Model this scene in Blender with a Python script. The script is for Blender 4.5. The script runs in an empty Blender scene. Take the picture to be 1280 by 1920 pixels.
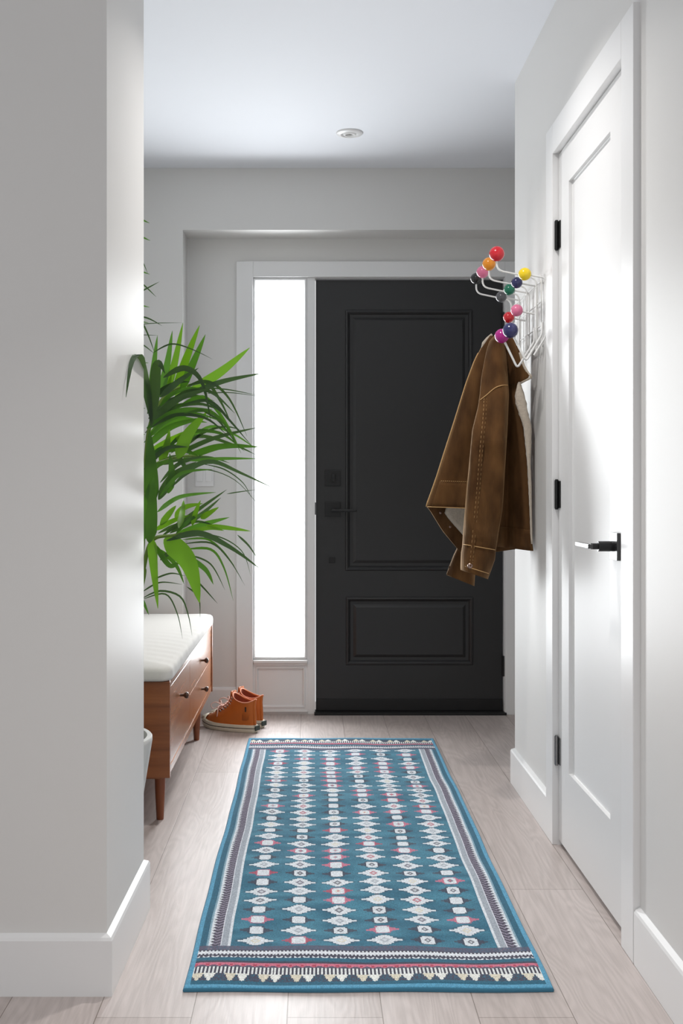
import bpy, bmesh, math, random
import numpy as np
from mathutils import Vector, Matrix

C = bpy.context.scene.collection
S = bpy.context.scene
R = math.radians

# ------------------------------------------------------------------ camera, light, exposure
F, VX, VY, H = 2100.0, 584.0, 918.0, 1.06        # focal length, vanishing point (pixels of 1280x1920), eye height
cam_d = bpy.data.cameras.new('camera')
cam = bpy.data.objects.new('camera', cam_d)
C.objects.link(cam)
cam.location = (0, 0, H)
cam.rotation_euler = (R(90), 0, 0)
cam_d.sensor_fit = 'AUTO'
cam_d.sensor_width = 36
cam_d.lens = F / 1920 * 36
cam_d.shift_x = (640 - VX) / 1920
cam_d.shift_y = -(960 - VY) / 1920
cam_d.clip_start = 0.02
S.camera = cam

S.view_settings.view_transform = 'Standard'
S.view_settings.look = 'None'
S.view_settings.gamma = 1
S.view_settings.use_curve_mapping = False
S.view_settings.exposure = 0.33

PANE = 9.0            # daylight glowing in the frosted sidelight pane
world = bpy.data.worlds.new('daylight')
S.world = world
world.use_nodes = True
bg = world.node_tree.nodes['Background']
bg.inputs[0].default_value = (0.98, 0.99, 1.0, 1)
bg.inputs[1].default_value = 0.62


def area(name, loc, rot, sx, sy, power, color=(1, 1, 1), spread=180):
    l = bpy.data.lights.new(name, 'AREA')
    l.shape = 'RECTANGLE'
    l.size, l.size_y = sx, sy
    l.energy = power
    l.color = color
    l.spread = R(spread)
    o = bpy.data.objects.new(name, l)
    o.location = loc
    o.rotation_euler = rot
    C.objects.link(o)
    return o


# daylight entering the foyer through the sidelight
area('sidelight_daylight', (-0.1495, 5.302, 1.158), (R(-90), 0, 0), 0.215, 1.755, 20, (0.95, 0.98, 1.0), 145)


def fill_downlight(y, power, spread):
    l = bpy.data.lights.new('fill_downlight', 'AREA')
    l.shape = 'DISK'
    l.size = 0.1
    l.energy = power
    l.color = (1.0, 0.965, 0.93)
    l.spread = R(spread)
    o = bpy.data.objects.new('fill_downlight', l)
    o.location = (0.155, y, 2.515)
    C.objects.link(o)


fill_downlight(2.95, 7, 125)       # unseen lamps, both added above the frame to brighten the hall
fill_downlight(1.35, 4, 95)


# ------------------------------------------------------------------ helpers
def P(px, py, Y):
    return Vector(((px - VX) * Y / F, Y, H - (py - VY) * Y / F))


def lin(c):
    return tuple(((v / 255) / 12.92 if v / 255 <= 0.04045 else ((v / 255 + 0.055) / 1.055) ** 2.4) for v in c)


class MB:
    """collects geometry of ONE mesh object"""

    def __init__(self):
        self.v, self.f = [], []

    def add(self, vs, fs):
        o = len(self.v)
        self.v += [tuple(p) for p in vs]
        self.f += [tuple(i + o for i in f) for f in fs]

    def box(self, a, b, bev=0.0, mat=None):
        bm = bmesh.new()
        bmesh.ops.create_cube(bm, size=1)
        for v in bm.verts:
            v.co = Vector([(a[i] + b[i]) / 2 + v.co[i] * (b[i] - a[i]) for i in range(3)])
        if bev:
            bmesh.ops.bevel(bm, geom=list(bm.edges), offset=bev, segments=2, profile=0.6, affect='EDGES')
        self.bm(bm, mat)

    def bm(self, bm, mat=None):
        if mat:
            bm.transform(mat)
        bm.verts.index_update()
        self.add([v.co.copy() for v in bm.verts], [[v.index for v in f.verts] for f in bm.faces])
        bm.free()

    def ball(self, c, r, u=24, v=14, scale=(1, 1, 1)):
        bm = bmesh.new()
        bmesh.ops.create_uvsphere(bm, u_segments=u, v_segments=v, radius=r)
        self.bm(bm, Matrix.Translation(c) @ Matrix.Diagonal((*scale, 1)))

    def loft(self, rings, closed=True, cap0=False, cap1=False, loop=False):
        n = len(rings[0])
        o = len(self.v)
        for r in rings:
            self.v += [tuple(p) for p in r]
        m = len(rings)
        for i in range(m if loop else m - 1):
            for j in range(n if closed else n - 1):
                a, b = o + i * n + j, o + i * n + (j + 1) % n
                i2 = (i + 1) % m
                c, d = o + i2 * n + (j + 1) % n, o + i2 * n + j
                self.f.append((a, b, c, d))
        if cap0:
            self.f.append(tuple(o + j for j in reversed(range(n))))
        if cap1:
            self.f.append(tuple(o + (m - 1) * n + j for j in range(n)))

    def tube(self, pts, r, n=10, caps=True, loop=False):
        pts = [Vector(p) for p in pts]
        m = len(pts)
        rs = r if isinstance(r, (list, tuple)) else [r] * m
        rings = []
        up = None
        for i, p in enumerate(pts):
            if loop:
                t = pts[(i + 1) % m] - pts[i - 1]
            else:
                t = pts[min(i + 1, m - 1)] - pts[max(i - 1, 0)]
            if t.length < 1e-9:
                t = Vector((0, 0, 1))
            t.normalize()
            if up is None:
                up = Vector((0, 0, 1)) if abs(t.z) < .9 else Vector((1, 0, 0))
            up = (up - t * up.dot(t))
            if up.length < 1e-6:
                up = t.orthogonal()
            up.normalize()
            sd = t.cross(up)
            rings.append([p + (up * math.cos(k / n * 2 * math.pi) + sd * math.sin(k / n * 2 * math.pi)) * rs[i] for k in range(n)])
        self.loft(rings, cap0=caps and not loop, cap1=caps and not loop, loop=loop)

    def lathe(self, prof, c=(0, 0, 0), n=40):
        c = Vector(c)
        rings = [[c + Vector((r * math.cos(k / n * 2 * math.pi), r * math.sin(k / n * 2 * math.pi), z)) for k in range(n)] for r, z in prof]
        self.loft(rings, cap0=prof[0][0] > 1e-5, cap1=prof[-1][0] > 1e-5)

    def build(self, name, mat, parent=None, smooth=False, angle=None, subsurf=0, solid=0.0, recalc=True, soff=0.0):
        me = bpy.data.meshes.new(name)
        me.from_pydata(self.v, [], self.f)
        if recalc:
            bm = bmesh.new()
            bm.from_mesh(me)
            bmesh.ops.recalc_face_normals(bm, faces=bm.faces)
            bm.to_mesh(me)
            bm.free()
        me.materials.append(mat)
        if smooth:
            me.polygons.foreach_set('use_smooth', [True] * len(me.polygons))
            if angle:
                me.set_sharp_from_angle(angle=R(angle))
        o = bpy.data.objects.new(name, me)
        C.objects.link(o)
        if parent:
            o.parent = parent
        if solid:
            md = o.modifiers.new('thickness', 'SOLIDIFY')
            md.thickness = solid
            md.offset = soff
        if subsurf:
            md = o.modifiers.new('smooth', 'SUBSURF')
            md.levels = md.render_levels = subsurf
        return o


def tag(o, label=None, cat=None, group=None, kind=None):
    if label:
        o['label'] = label
    if cat:
        o['category'] = cat
    if group:
        o['group'] = group
    if kind:
        o['kind'] = kind
    return o


def thing(name, label, cat, loc=(0, 0, 0), group=None, kind=None):
    o = bpy.data.objects.new(name, None)
    o.empty_display_size = 0.05
    C.objects.link(o)
    o.location = loc
    bpy.context.view_layer.update()
    return tag(o, label, cat, group, kind)


def under(root, *objs):
    """parent world-space meshes to an Empty that stands elsewhere"""
    for o in objs:
        o.parent = root
        o.matrix_parent_inverse = Matrix.Translation(root.location).inverted()
    return objs[0] if len(objs) == 1 else objs


def catmull(pts, n=8):
    pts = [Vector(p) for p in pts]
    out = []
    for i in range(len(pts) - 1):
        p0, p1, p2, p3 = pts[max(i - 1, 0)], pts[i], pts[i + 1], pts[min(i + 2, len(pts) - 1)]
        for k in range(n):
            t = k / n
            out.append(0.5 * ((2 * p1) + (p2 - p0) * t + (2 * p0 - 5 * p1 + 4 * p2 - p3) * t * t + (3 * p1 - p0 - 3 * p2 + p3) * t ** 3))
    out.append(pts[-1])
    return out


def fillet(pts, r, n=5):
    """polyline with rounded corners"""
    pts = [Vector(p) for p in pts]
    out = [pts[0]]
    for i in range(1, len(pts) - 1):
        a, b, c = pts[i - 1], pts[i], pts[i + 1]
        d1, d2 = (a - b), (c - b)
        q = min(r, d1.length * .45, d2.length * .45)
        s, e = b + d1.normalized() * q, b + d2.normalized() * q
        for k in range(n + 1):
            t = k / n
            out.append(s * (1 - t) ** 2 + b * 2 * t * (1 - t) + e * t * t)
    out.append(pts[-1])
    return out


# ------------------------------------------------------------------ materials
def mat(name, col, rough=0.5, metal=0.0, bump=0.0, bscale=200, noise=0.0, nscale=8, spec=0.5, sheen=0.0, coat=0.0):
    m = bpy.data.materials.new(name)
    m.use_nodes = True
    nt = m.node_tree
    b = nt.nodes['Principled BSDF']
    c = (*lin(col), 1)
    b.inputs['Base Color'].default_value = c
    b.inputs['Roughness'].default_value = rough
    b.inputs['Metallic'].default_value = metal
    b.inputs['Specular IOR Level'].default_value = spec
    b.inputs['Sheen Weight'].default_value = sheen
    b.inputs['Coat Weight'].default_value = coat
    tc = nt.nodes.new('ShaderNodeTexCoord')
    if noise:
        n = nt.nodes.new('ShaderNodeTexNoise')
        n.inputs['Scale'].default_value = nscale
        n.inputs['Detail'].default_value = 4
        nt.links.new(tc.outputs['Object'], n.inputs['Vector'])
        mx = nt.nodes.new('ShaderNodeMix')
        mx.data_type = 'RGBA'
        mx.inputs[6].default_value = tuple(v * (1 - noise) for v in c[:3]) + (1,)
        mx.inputs[7].default_value = tuple(min(1, v * (1 + noise)) for v in c[:3]) + (1,)
        nt.links.new(n.outputs['Fac'], mx.inputs[0])
        nt.links.new(mx.outputs[2], b.inputs['Base Color'])
    if bump:
        n2 = nt.nodes.new('ShaderNodeTexNoise')
        n2.inputs['Scale'].default_value = bscale
        n2.inputs['Detail'].default_value = 3
        nt.links.new(tc.outputs['Object'], n2.inputs['Vector'])
        bp = nt.nodes.new('ShaderNodeBump')
        bp.inputs['Strength'].default_value = bump
        bp.inputs['Distance'].default_value = 0.002
        nt.links.new(n2.outputs['Fac'], bp.inputs['Height'])
        nt.links.new(bp.outputs['Normal'], b.inputs['Normal'])
    return m


M_WALL = mat('wall_paint', (222, 221, 219), 0.46, bump=0.05, bscale=350, spec=0.35)
M_CEIL = mat('ceiling_paint', (238, 241, 247), 0.8)
M_TRIM = mat('trim_paint', (234, 234, 234), 0.35, spec=0.35)
M_DOORW = mat('white_door_paint', (229, 229, 229), 0.45, spec=0.3)
M_BLACKDOOR = mat('black_door_paint', (36, 36, 37), 0.45, bump=0.05, bscale=120)
M_BLACK = mat('black_metal', (26, 26, 27), 0.35, 0.3)
M_RUBBER = mat('black_rubber', (16, 16, 17), 0.6)
M_STEEL = mat('steel', (150, 150, 150), 0.25, 1.0)
M_GUN = mat('polished_black_metal', (40, 40, 41), 0.2, 0.0, spec=0.9)
M_NICKEL = mat('satin_nickel', (190, 188, 186), 0.2, 1.0)


def wood_mat(name, c1, c2, axis=1, rough=0.35, scale=1.0):
    m = bpy.data.materials.new(name)
    m.use_nodes = True
    nt = m.node_tree
    b = nt.nodes['Principled BSDF']
    b.inputs['Roughness'].default_value = rough
    tc = nt.nodes.new('ShaderNodeTexCoord')
    mp = nt.nodes.new('ShaderNodeMapping')
    sc = [26 * scale, 26 * scale, 26 * scale]
    sc[axis] = 1.6 * scale
    mp.inputs['Scale'].default_value = sc
    nt.links.new(tc.outputs['Object'], mp.inputs['Vector'])
    n = nt.nodes.new('ShaderNodeTexNoise')
    n.inputs['Scale'].default_value = 1.0
    n.inputs['Detail'].default_value = 6
    n.inputs['Roughness'].default_value = 0.65
    n.inputs['Distortion'].default_value = 0.6
    nt.links.new(mp.outputs['Vector'], n.inputs['Vector'])
    cr = nt.nodes.new('ShaderNodeValToRGB')
    cr.color_ramp.elements[0].position = 0.3
    cr.color_ramp.elements[0].color = (*lin(c1), 1)
    cr.color_ramp.elements[1].position = 0.72
    cr.color_ramp.elements[1].color = (*lin(c2), 1)
    nt.links.new(n.outputs['Fac'], cr.inputs['Fac'])
    nt.links.new(cr.outputs['Color'], b.inputs['Base Color'])
    return m


M_WALNUT_Y = wood_mat('acorn_wood_along_bench', (133, 80, 48), (176, 117, 78), 1, 0.26)
M_WALNUT_X = wood_mat('acorn_wood_end_panel', (112, 62, 34), (158, 96, 56), 0, 0.32)
M_LEG = wood_mat('acorn_wood_leg', (120, 62, 32), (150, 84, 46), 2, 0.35)


def floor_mat():
    m = bpy.data.materials.new('grey_oak_planks')
    m.use_nodes = True
    nt = m.node_tree
    L = nt.links.new
    N = nt.nodes.new
    b = nt.nodes['Principled BSDF']
    tc = N('ShaderNodeTexCoord')
    mp = N('ShaderNodeMapping')                        # u = along Y, v = across X, seam at X = 0.527
    mp.inputs['Rotation'].default_value = (0, 0, R(-90))
    mp.inputs['Location'].default_value = (0.93, 0.527 + 0.192 * 6, 0)
    L(tc.outputs['Object'], mp.inputs['Vector'])
    br = N('ShaderNodeTexBrick')
    br.inputs['Scale'].default_value = 1.0
    br.inputs['Brick Width'].default_value = 1.95
    br.inputs['Row Height'].default_value = 0.192
    br.inputs['Mortar Size'].default_value = 0.0011
    br.inputs['Mortar Smooth'].default_value = 0.2
    br.inputs['Bias'].default_value = 0.0
    br.offset = 0.37
    br.inputs['Color1'].default_value = (*lin((188, 176, 171)), 1)
    br.inputs['Color2'].default_value = (*lin((202, 191, 187)), 1)
    br.inputs['Mortar'].default_value = (*lin((140, 128, 120)), 1)
    L(mp.outputs['Vector'], br.inputs['Vector'])
    # long grain
    m2 = N('ShaderNodeMapping')
    m2.inputs['Scale'].default_value = (60, 2.2, 1)
    L(tc.outputs['Object'], m2.inputs['Vector'])
    n1 = N('ShaderNodeTexNoise')
    n1.inputs['Scale'].default_value = 1.5
    n1.inputs['Detail'].default_value = 6
    n1.inputs['Roughness'].default_value = 0.7
    n1.inputs['Distortion'].default_value = 0.8
    L(m2.outputs['Vector'], n1.inputs['Vector'])
    # cathedral figure
    m3 = N('ShaderNodeMapping')
    m3.inputs['Scale'].default_value = (7.0, 0.9, 1)
    L(tc.outputs['Object'], m3.inputs['Vector'])
    n2 = N('ShaderNodeTexNoise')
    n2.inputs['Scale'].default_value = 1.3
    n2.inputs['Detail'].default_value = 2
    n2.inputs['Distortion'].default_value = 0.5
    L(m3.outputs['Vector'], n2.inputs['Vector'])
    mul = N('ShaderNodeMath')
    mul.operation = 'MULTIPLY'
    mul.inputs[1].default_value = 95
    L(n2.outputs['Fac'], mul.inputs[0])
    sn = N('ShaderNodeMath')
    sn.operation = 'SINE'
    L(mul.outputs[0], sn.inputs[0])
    mr = N('ShaderNodeMapRange')
    mr.inputs[1].default_value = -1
    mr.inputs[2].default_value = 1
    L(sn.outputs[0], mr.inputs[0])
    mxh = N('ShaderNodeMix')
    mxh.data_type = 'FLOAT'
    mxh.inputs[0].default_value = 0.16
    L(n1.outputs['Fac'], mxh.inputs[2])
    L(mr.outputs[0], mxh.inputs[3])
    cr = N('ShaderNodeValToRGB')
    cr.color_ramp.elements[0].position = 0.2
    cr.color_ramp.elements[0].color = (0.66, 0.65, 0.64, 1)
    cr.color_ramp.elements[1].position = 0.66
    cr.color_ramp.elements[1].color = (1.0, 1.0, 1.0, 1)
    L(mxh.outputs[0], cr.inputs['Fac'])
    mx = N('ShaderNodeMix')
    mx.data_type = 'RGBA'
    mx.blend_type = 'MULTIPLY'
    mx.inputs[0].default_value = 0.8
    L(br.outputs['Color'], mx.inputs[6])
    L(cr.outputs['Color'], mx.inputs[7])
    L(mx.outputs[2], b.inputs['Base Color'])
    b.inputs['Roughness'].default_value = 0.42
    b.inputs['Specular IOR Level'].default_value = 0.5
    bp = N('ShaderNodeBump')
    bp.inputs['Strength'].default_value = 0.22
    bp.inputs['Distance'].default_value = 0.0015
    L(mxh.outputs[0], bp.inputs['Height'])
    bp2 = N('ShaderNodeBump')
    bp2.invert = True
    bp2.inputs['Strength'].default_value = 0.4
    bp2.inputs['Distance'].default_value = 0.001
    L(br.outputs['Fac'], bp2.inputs['Height'])
    L(bp.outputs['Normal'], bp2.inputs['Normal'])
    L(bp2.outputs['Normal'], b.inputs['Normal'])
    return m


M_FLOOR = floor_mat()


def pane_mat():
    m = bpy.data.materials.new('frosted_glass_daylight')
    m.use_nodes = True
    nt = m.node_tree
    b = nt.nodes['Principled BSDF']
    b.inputs['Base Color'].default_value = (0.9, 0.92, 0.93, 1)
    b.inputs['Roughness'].default_value = 0.35
    b.inputs['Emission Color'].default_value = (0.96, 0.985, 1.0, 1)
    b.inputs['Emission Strength'].default_value = PANE * 0.25
    return m


M_PANE = pane_mat()

# ------------------------------------------------------------------ the shell
ZC = 2.527                       # ceiling
YH, YW = 5.11, 5.29              # header plane, niche back wall
XR, XRB = 0.733, 0.718           # right wall, its trim face
XL = -0.92                       # left wall of the foyer
YC = 4.04                        # corner where the hall opens to the right
XF = 1.75


def struct(mb, name, m, label, cat, **k):
    o = mb.build(name, m, **k)
    return tag(o, label, cat, kind='structure')


b = MB()
b.box((-3.2, -1.6, -0.05), (XF + .1, 5.6, 0))
struct(b, 'floor', M_FLOOR, 'pale grey oak plank floor running towards the black front door', 'floor')
b = MB()
b.box((-3.2, -1.6, ZC), (XF + .1, 5.6, ZC + .05))
struct(b, 'ceiling', M_CEIL, 'smooth cool white ceiling over the hallway', 'ceiling')

# front door wall with niche: header plane + back plane with openings
XN0, XN1 = (342.5 - VX) * YH / F, 1.32                # niche edges
ZN = H + (VY - 431) * YH / F                          # niche soffit
XD0, XD1 = 0.0202, 0.9035                             # front door slab
ZD = 2.052
XS0, XS1 = (474 - VX) * 5.27 / F, (577 - VX) * 5.27 / F   # sidelight unit
b = MB()
b.box((XL, YH, 0), (XN0, 5.45, ZC))
b.box((XN1, YH, 0), (XF, 5.45, ZC))
b.box((XN0, YH, ZN), (XN1, 5.45, ZC))
b.box((XN0, YW, 0), (XS0 - .02, 5.45, ZN))
b.box((XD1 + .04, YW, 0), (XN1, 5.45, ZN))
b.box((XS0 - .02, YW, ZD + .035), (XD1 + .04, 5.45, ZN))
struct(b, 'wall_back', M_WALL, 'light grey end wall with a shallow niche around the front door', 'wall')
b = MB()
b.box((XL - .12, 2.82, 0), (XL, 5.45, ZC))
struct(b, 'wall_left', M_WALL, 'light grey foyer wall behind the bench and palm', 'wall')

# partition at left: its hall face runs from the near corner to the far corner
b = MB()
q0, q1, q2, q3 = (-0.4306, 2.355), (-0.4225, 2.82), (-3.2, 2.82), (-3.2, 2.355)
b.loft([[(x, y, z) for x, y in (q0, q1, q2, q3)] for z in (0, ZC)], cap0=True, cap1=True)
struct(b, 'wall_near', M_WALL, 'grey partition wall at left whose end hides part of the bench', 'wall')

# right hall wall with the closet opening
YD0, YD1 = 2.601, 3.343
ZCD = 2.062
b = MB()
b.box((XR, -1.6, 0), (XR + .12, YD0 - .012, ZC))
b.box((XR, YD1 + .012, 0), (XR + .12, YC, ZC))
b.box((XR, YD0 - .012, ZCD + .012), (XR + .12, YD1 + .012, ZC))
struct(b, 'wall_right', M_WALL, 'white hall wall at right holding the closet door and coat rack', 'wall')
b = MB()
b.box((XF, YC - 1.6, 0), (XF + .1, 5.45, ZC))
b.box((XR + .12, YC - .7, 0), (XF, YC - .6, ZC))
struct(b, 'wall_foyer', M_WALL, 'far right wall of the foyer hidden beyond the corner', 'wall')


# baseboards
def base_prof(t=.014, h=.122):
    return [(0, 0), (t, 0), (t, h - .006), (t - .003, h), (0, h + .006)]


def baseboard(name, path, side, label, h=.122, t=.014):
    """path: list of (x, y) along the wall face; side: +1 profile to the left of travel, -1 to the right"""
    mb = MB()
    rings = []
    n = len(path)
    for i, p in enumerate(path):
        p = Vector(p)
        if 0 < i < n - 1:
            d1 = (p - Vector(path[i - 1])).normalized()
            d2 = (Vector(path[i + 1]) - p).normalized()
            n1, n2 = Vector((-d1.y, d1.x)) * side, Vector((-d2.y, d2.x)) * side
            nn = (n1 + n2)
            nn = nn / max(nn.dot(n1), 1e-6)
        else:
            d = (Vector(path[1]) - p).normalized() if i == 0 else (p - Vector(path[-2])).normalized()
            nn = Vector((-d.y, d.x)) * side
        rings.append([(p.x + nn.x * u, p.y + nn.y * u, z) for u, z in base_prof(t, h)])
    mb.loft(rings, cap0=True, cap1=True)
    return struct(mb, name, M_TRIM, label, 'baseboard')


baseboard('baseboard_near', [(-3.2, 2.355), q0, q1, (-.9, 2.82)], -1, 'white baseboard wrapped around the grey partition wall end')
baseboard('baseboard_right', [(XR, -1.6), (XR, 2.5)], 1, 'white baseboard in front of the closet door, nearest the camera')
baseboard('baseboard_corner', [(XR, 3.4346), (XR, YC), (XR + .5, YC)], 1, 'short white baseboard below the jacket, wrapping the wall corner')
baseboard('baseboard_back', [(XL, YH), (XN0, YH), (XN0, YW), (-.3559, YW)], -1, 'white baseboard behind the orange sneakers')
baseboard('baseboard_left', [(XL, 2.84), (XL, YH)], -1, 'white baseboard of the foyer wall behind the bench')

# closet casing
b = MB()
ZT = 2.15
b.box((XRB, 2.5026, 0), (XR + .002, YD0, ZT), .002)
b.box((XRB, YD1, 0), (XR + .002, 3.4346, ZT), .002)
b.box((XRB, YD0, ZCD), (XR + .002, YD1, ZT), .002)
b.box((XR, YD0 - .012, 0), (XR + .12, YD0, ZCD))
b.box((XR, YD1, 0), (XR + .12, YD1 + .012, ZCD))
b.box((XR, YD0, ZCD), (XR + .12, YD1, ZCD + .012))
struct(b, 'trim_1', M_TRIM, 'flat white casing around the closet door', 'trim')

# front door casing and mullion
b = MB()
YCF = 5.268
xo, xi = (443 - VX) * YCF / F, XS0
xr0, xr1 = (945 - VX) * 5.29 / F, (979 - VX) * YCF / F
zt = H + (VY - 490) * YCF / F
zi = H + (VY - 519) * YCF / F
b.box((xo, YCF, 0), (xi, YW, zt), .002)
b.box((xr0, YCF, 0), (xr1, YW, zt), .002)
b.box((xi, YCF, zi), (xr0, YW, zt), .002)
b.box((XS1 - .001, YW - .006, 0), (XD0 - .004, 5.36, zi), .002)
b.box((XD0 - .004, YW - .006, ZD + .006), (xr0, 5.36, zi), .002)
b.box((XD1 + .004, YW - .004, 0), (xr0 + .02, 5.36, zi), .002)
struct(b, 'trim_2', M_TRIM, 'white casing and post around the front door and sidelight', 'trim')


# ------------------------------------------------------------------ panelled faces
def panel_face(mb, o, ux, uz, un, w0, w1, h0, h1, panels, depth, profiles, caps):
    """front face in the plane of ux, uz through o, un = outward normal; panels = rects; profile rings = (inset, out)"""
    o, ux, uz, un = map(Vector, (o, ux, uz, un))
    q = lambda u, v, d=0: o + ux * u + uz * v + un * d
    us = sorted({w0, w1, *[p[0] for p in panels], *[p[1] for p in panels]})
    vs = sorted({h0, h1, *[p[2] for p in panels], *[p[3] for p in panels]})
    for i in range(len(us) - 1):
        for j in range(len(vs) - 1):
            cu, cv = (us[i] + us[i + 1]) / 2, (vs[j] + vs[j + 1]) / 2
            if any(p[0] < cu < p[1] and p[2] < cv < p[3] for p in panels):
                continue
            mb.add([q(us[i], vs[j]), q(us[i + 1], vs[j]), q(us[i + 1], vs[j + 1]), q(us[i], vs[j + 1])], [(0, 1, 2, 3)])
    for p, pr, cap in zip(panels, profiles, caps):
        rings = [[q(p[0] + s, p[2] + s, d), q(p[1] - s, p[2] + s, d), q(p[1] - s, p[3] - s, d), q(p[0] + s, p[3] - s, d)] for s, d in pr]
        mb.loft(rings, cap1=cap)
    # edges + back
    c = [(w0, h0), (w1, h0), (w1, h1), (w0, h1)]
    mb.loft([[q(u, v, 0) for u, v in c], [q(u, v, -depth) for u, v in c]], cap1=all(caps))


def weld(o, d=1e-5):
    bm = bmesh.new()
    bm.from_mesh(o.data)
    bmesh.ops.remove_doubles(bm, verts=bm.verts, dist=d)
    bmesh.ops.recalc_face_normals(bm, faces=bm.faces)
    bm.to_mesh(o.data)
    bm.free()
    return o


# ------------------------------------------------------------------ front door (door_1)
YDR = 5.30
d1 = thing('door_1', 'matte black front door with two raised panels beside the sidelight', 'door', (0.462, YDR, 0), kind='structure')
fx = lambda px, Y=YDR: (px - VX) * Y / F
fz = lambda py, Y=YDR: H - (py - VY) * Y / F
b = MB()
mold = [(0, 0), (.003, .005), (.010, .007), (.016, .002), (.022, -.006), (.036, -.007), (.046, -.001), (.050, .001)]
panel_face(b, (0, YDR, 0), (1, 0, 0), (0, 0, 1), (0, -1, 0), XD0, XD1, .014, ZD,
           [(fx(647), fx(886), fz(1070), fz(581)), (fx(648), fx(887), fz(1247), fz(1119))], .044, [mold, mold], [True, True])
weld(under(d1, b.build('slab', M_BLACKDOOR, recalc=False)))
b = MB()
b.box((XD0, YDR - .006, .014), (XD1, YDR - .0005, fz(1310)), .002)
under(d1, b.build('door_sweep', M_BLACK))
b = MB()
b.box((XS1 + .03, YDR - .045, 0), (XD1 + .012, YDR + .04, .012), .002)
under(d1, b.build('threshold', M_RUBBER))


def square_plate(x0, x1, z0, z1, t=.01, y=YDR):
    mb = MB()
    mb.box((x0, y - t, z0), (x1, y - .0003, z1), .0015)
    return mb


db = under(d1, square_plate(fx(609), fx(638), fz(911), fz(882)).build('deadbolt', M_BLACK))
b = MB()
b.box((fx(622), YDR - .03, fz(904)), (fx(628), YDR - .0095, fz(889)), .002)
o = b.build('thumb_turn', M_BLACK)
o.parent = db
db2 = under(d1, square_plate(fx(609), fx(638), fz(968), fz(941)).build('lever_handle', M_BLACK))
b = MB()
zc, xc = fz(957), fx(624)
b.tube([(xc, YDR - .0095, zc), (xc, YDR - .05, zc)], .009, 16)
b.box((xc - .009, YDR - .06, zc - .006), (fx(668), YDR - .046, zc + .006), .003)
o = b.build('lever', M_BLACK)
o.parent = db2
under(d1, square_plate(fx(616.5), fx(627.5), fz(1055.5), fz(1045), .008).build('lock_cap', M_RUBBER))
b = MB()
b.box((XD0 - .010, YDR - .011, fz(965)), (XD0 - .0005, YDR - .002, fz(942)), .001)
under(d1, b.build('strike_plate', M_BLACK))
for py in (605, 1248):
    b = MB()
    b.tube([(XD1 + .003, YDR - .008, fz(py) - .048), (XD1 + .003, YDR - .008, fz(py) + .048)], .0075, 12)
    under(d1, b.build('hinge', M_BLACK, smooth=True, angle=40))

# ------------------------------------------------------------------ sidelight (window_1)
YS = 5.285
w1 = thing('window_1', 'tall narrow frosted sidelight window left of the black door', 'window', ((XS0 + XS1) / 2, YS, 0), kind='structure')
b = MB()
gx0, gx1, gz0, gz1 = fx(481), fx(568.5), fz(1228), fz(529.5)
bead = [(0, 0), (.004, .006), (.010, .006), (.014, 0), (.017, -.014), (.017, -.02)]
bead_o = [(-.017, 0), (-.013, .006), (-.007, .006), (-.003, 0), (0, -.014), (0, -.022)]
op = (gx0 - .017, gx1 + .017, gz0 - .017, gz1 + .017)
lp = (fx(481) - .004, fx(572), fz(1326), fz(1249))
panel_face(b, (0, YS, 0), (1, 0, 0), (0, 0, 1), (0, -1, 0), XS0 + .0005, XS1 - .0005, 0, zi - .0005,
           [op, lp], .06, [bead, [(0, 0), (.002, .004), (.007, .004), (.012, -.004), (.012, -.009)]], [False, True])
weld(under(w1, b.build('window_frame', M_TRIM, recalc=False)))
b = MB()
zl = fz(1236)
b.box((XS0 + .001, YS - .022, zl - .014), (XS1 - .001, YS - .0002, zl), .004)
b.box((XS0 + .003, YS - .012, zl - .024), (XS1 - .003, YS - .0002, zl - .0145), .003)
under(w1, b.build('sill', M_TRIM))
b = MB()
b.box((XS0 + .001, YS - .012, .012), (XS1 - .001, YS - .0002, fz(1331)), .003)
under(w1, b.build('bottom_rail', M_TRIM))
b = MB()
b.box((gx0 - .001, YS + .02, gz0 - .001), (gx1 + .001, YS + .026, gz1 + .001))
tag(under(w1, b.build('pane', M_PANE)), 'bright white frosted glass pane')

# ------------------------------------------------------------------ closet door (door_2)
XS = 0.737
d2 = thing('door_2', 'white single panel closet door with dark lever in right wall', 'door', (XS, 2.97, 0), kind='structure')
b = MB()
panel_face(b, (XS, 0, 0), (0, 1, 0), (0, 0, 1), (-1, 0, 0), YD0 + .003, YD1 - .003, .017, ZCD - .003,
           [(2.765, 3.211, .245, 1.945)], .036, [[(0, 0), (.0005, -.0095), (.003, -.0105)]], [True])
weld(under(d2, b.build('slab', M_DOORW, recalc=False)))
for k, py in enumerate((441, 927, 1407)):
    z = H - (py - VY) * 3.335 / F
    b = MB()
    b.tube([(XS - .0075, YD1 - .006, z - .042), (XS - .0075, YD1 - .006, z + .042)], .0062, 12)
    b.tube([(XS - .0075, YD1 - .006, z - .045), (XS - .0075, YD1 - .006, z + .045)], .0045, 12)
    b.box((XS - .003, YD1 - .03, z - .04), (XS - .0004, YD1 - .006, z + .04))
    under(d2, b.build('hinge', M_BLACK if k < 2 else M_STEEL, smooth=True, angle=40))
hz = H - (1024.5 - VY) * 2.7 / F
lh = thing('lever_handle', None, None, (XS, 2.705, hz))
lh.parent = d2
lh.matrix_parent_inverse = Matrix.Translation(d2.location).inverted()
b = MB()
b.box((XS - .009, 2.672, hz - .033), (XS - .0003, 2.738, hz + .033), .001)
under(lh, b.build('rosette', M_GUN))
b = MB()
b.tube([(XS - .0085, 2.705, hz), (XS - .046, 2.705, hz)], .0125, 20)
b.tube([(XS - .045, 2.705, hz), (XS - .064, 2.705, hz)], .0075, 16)
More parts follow.
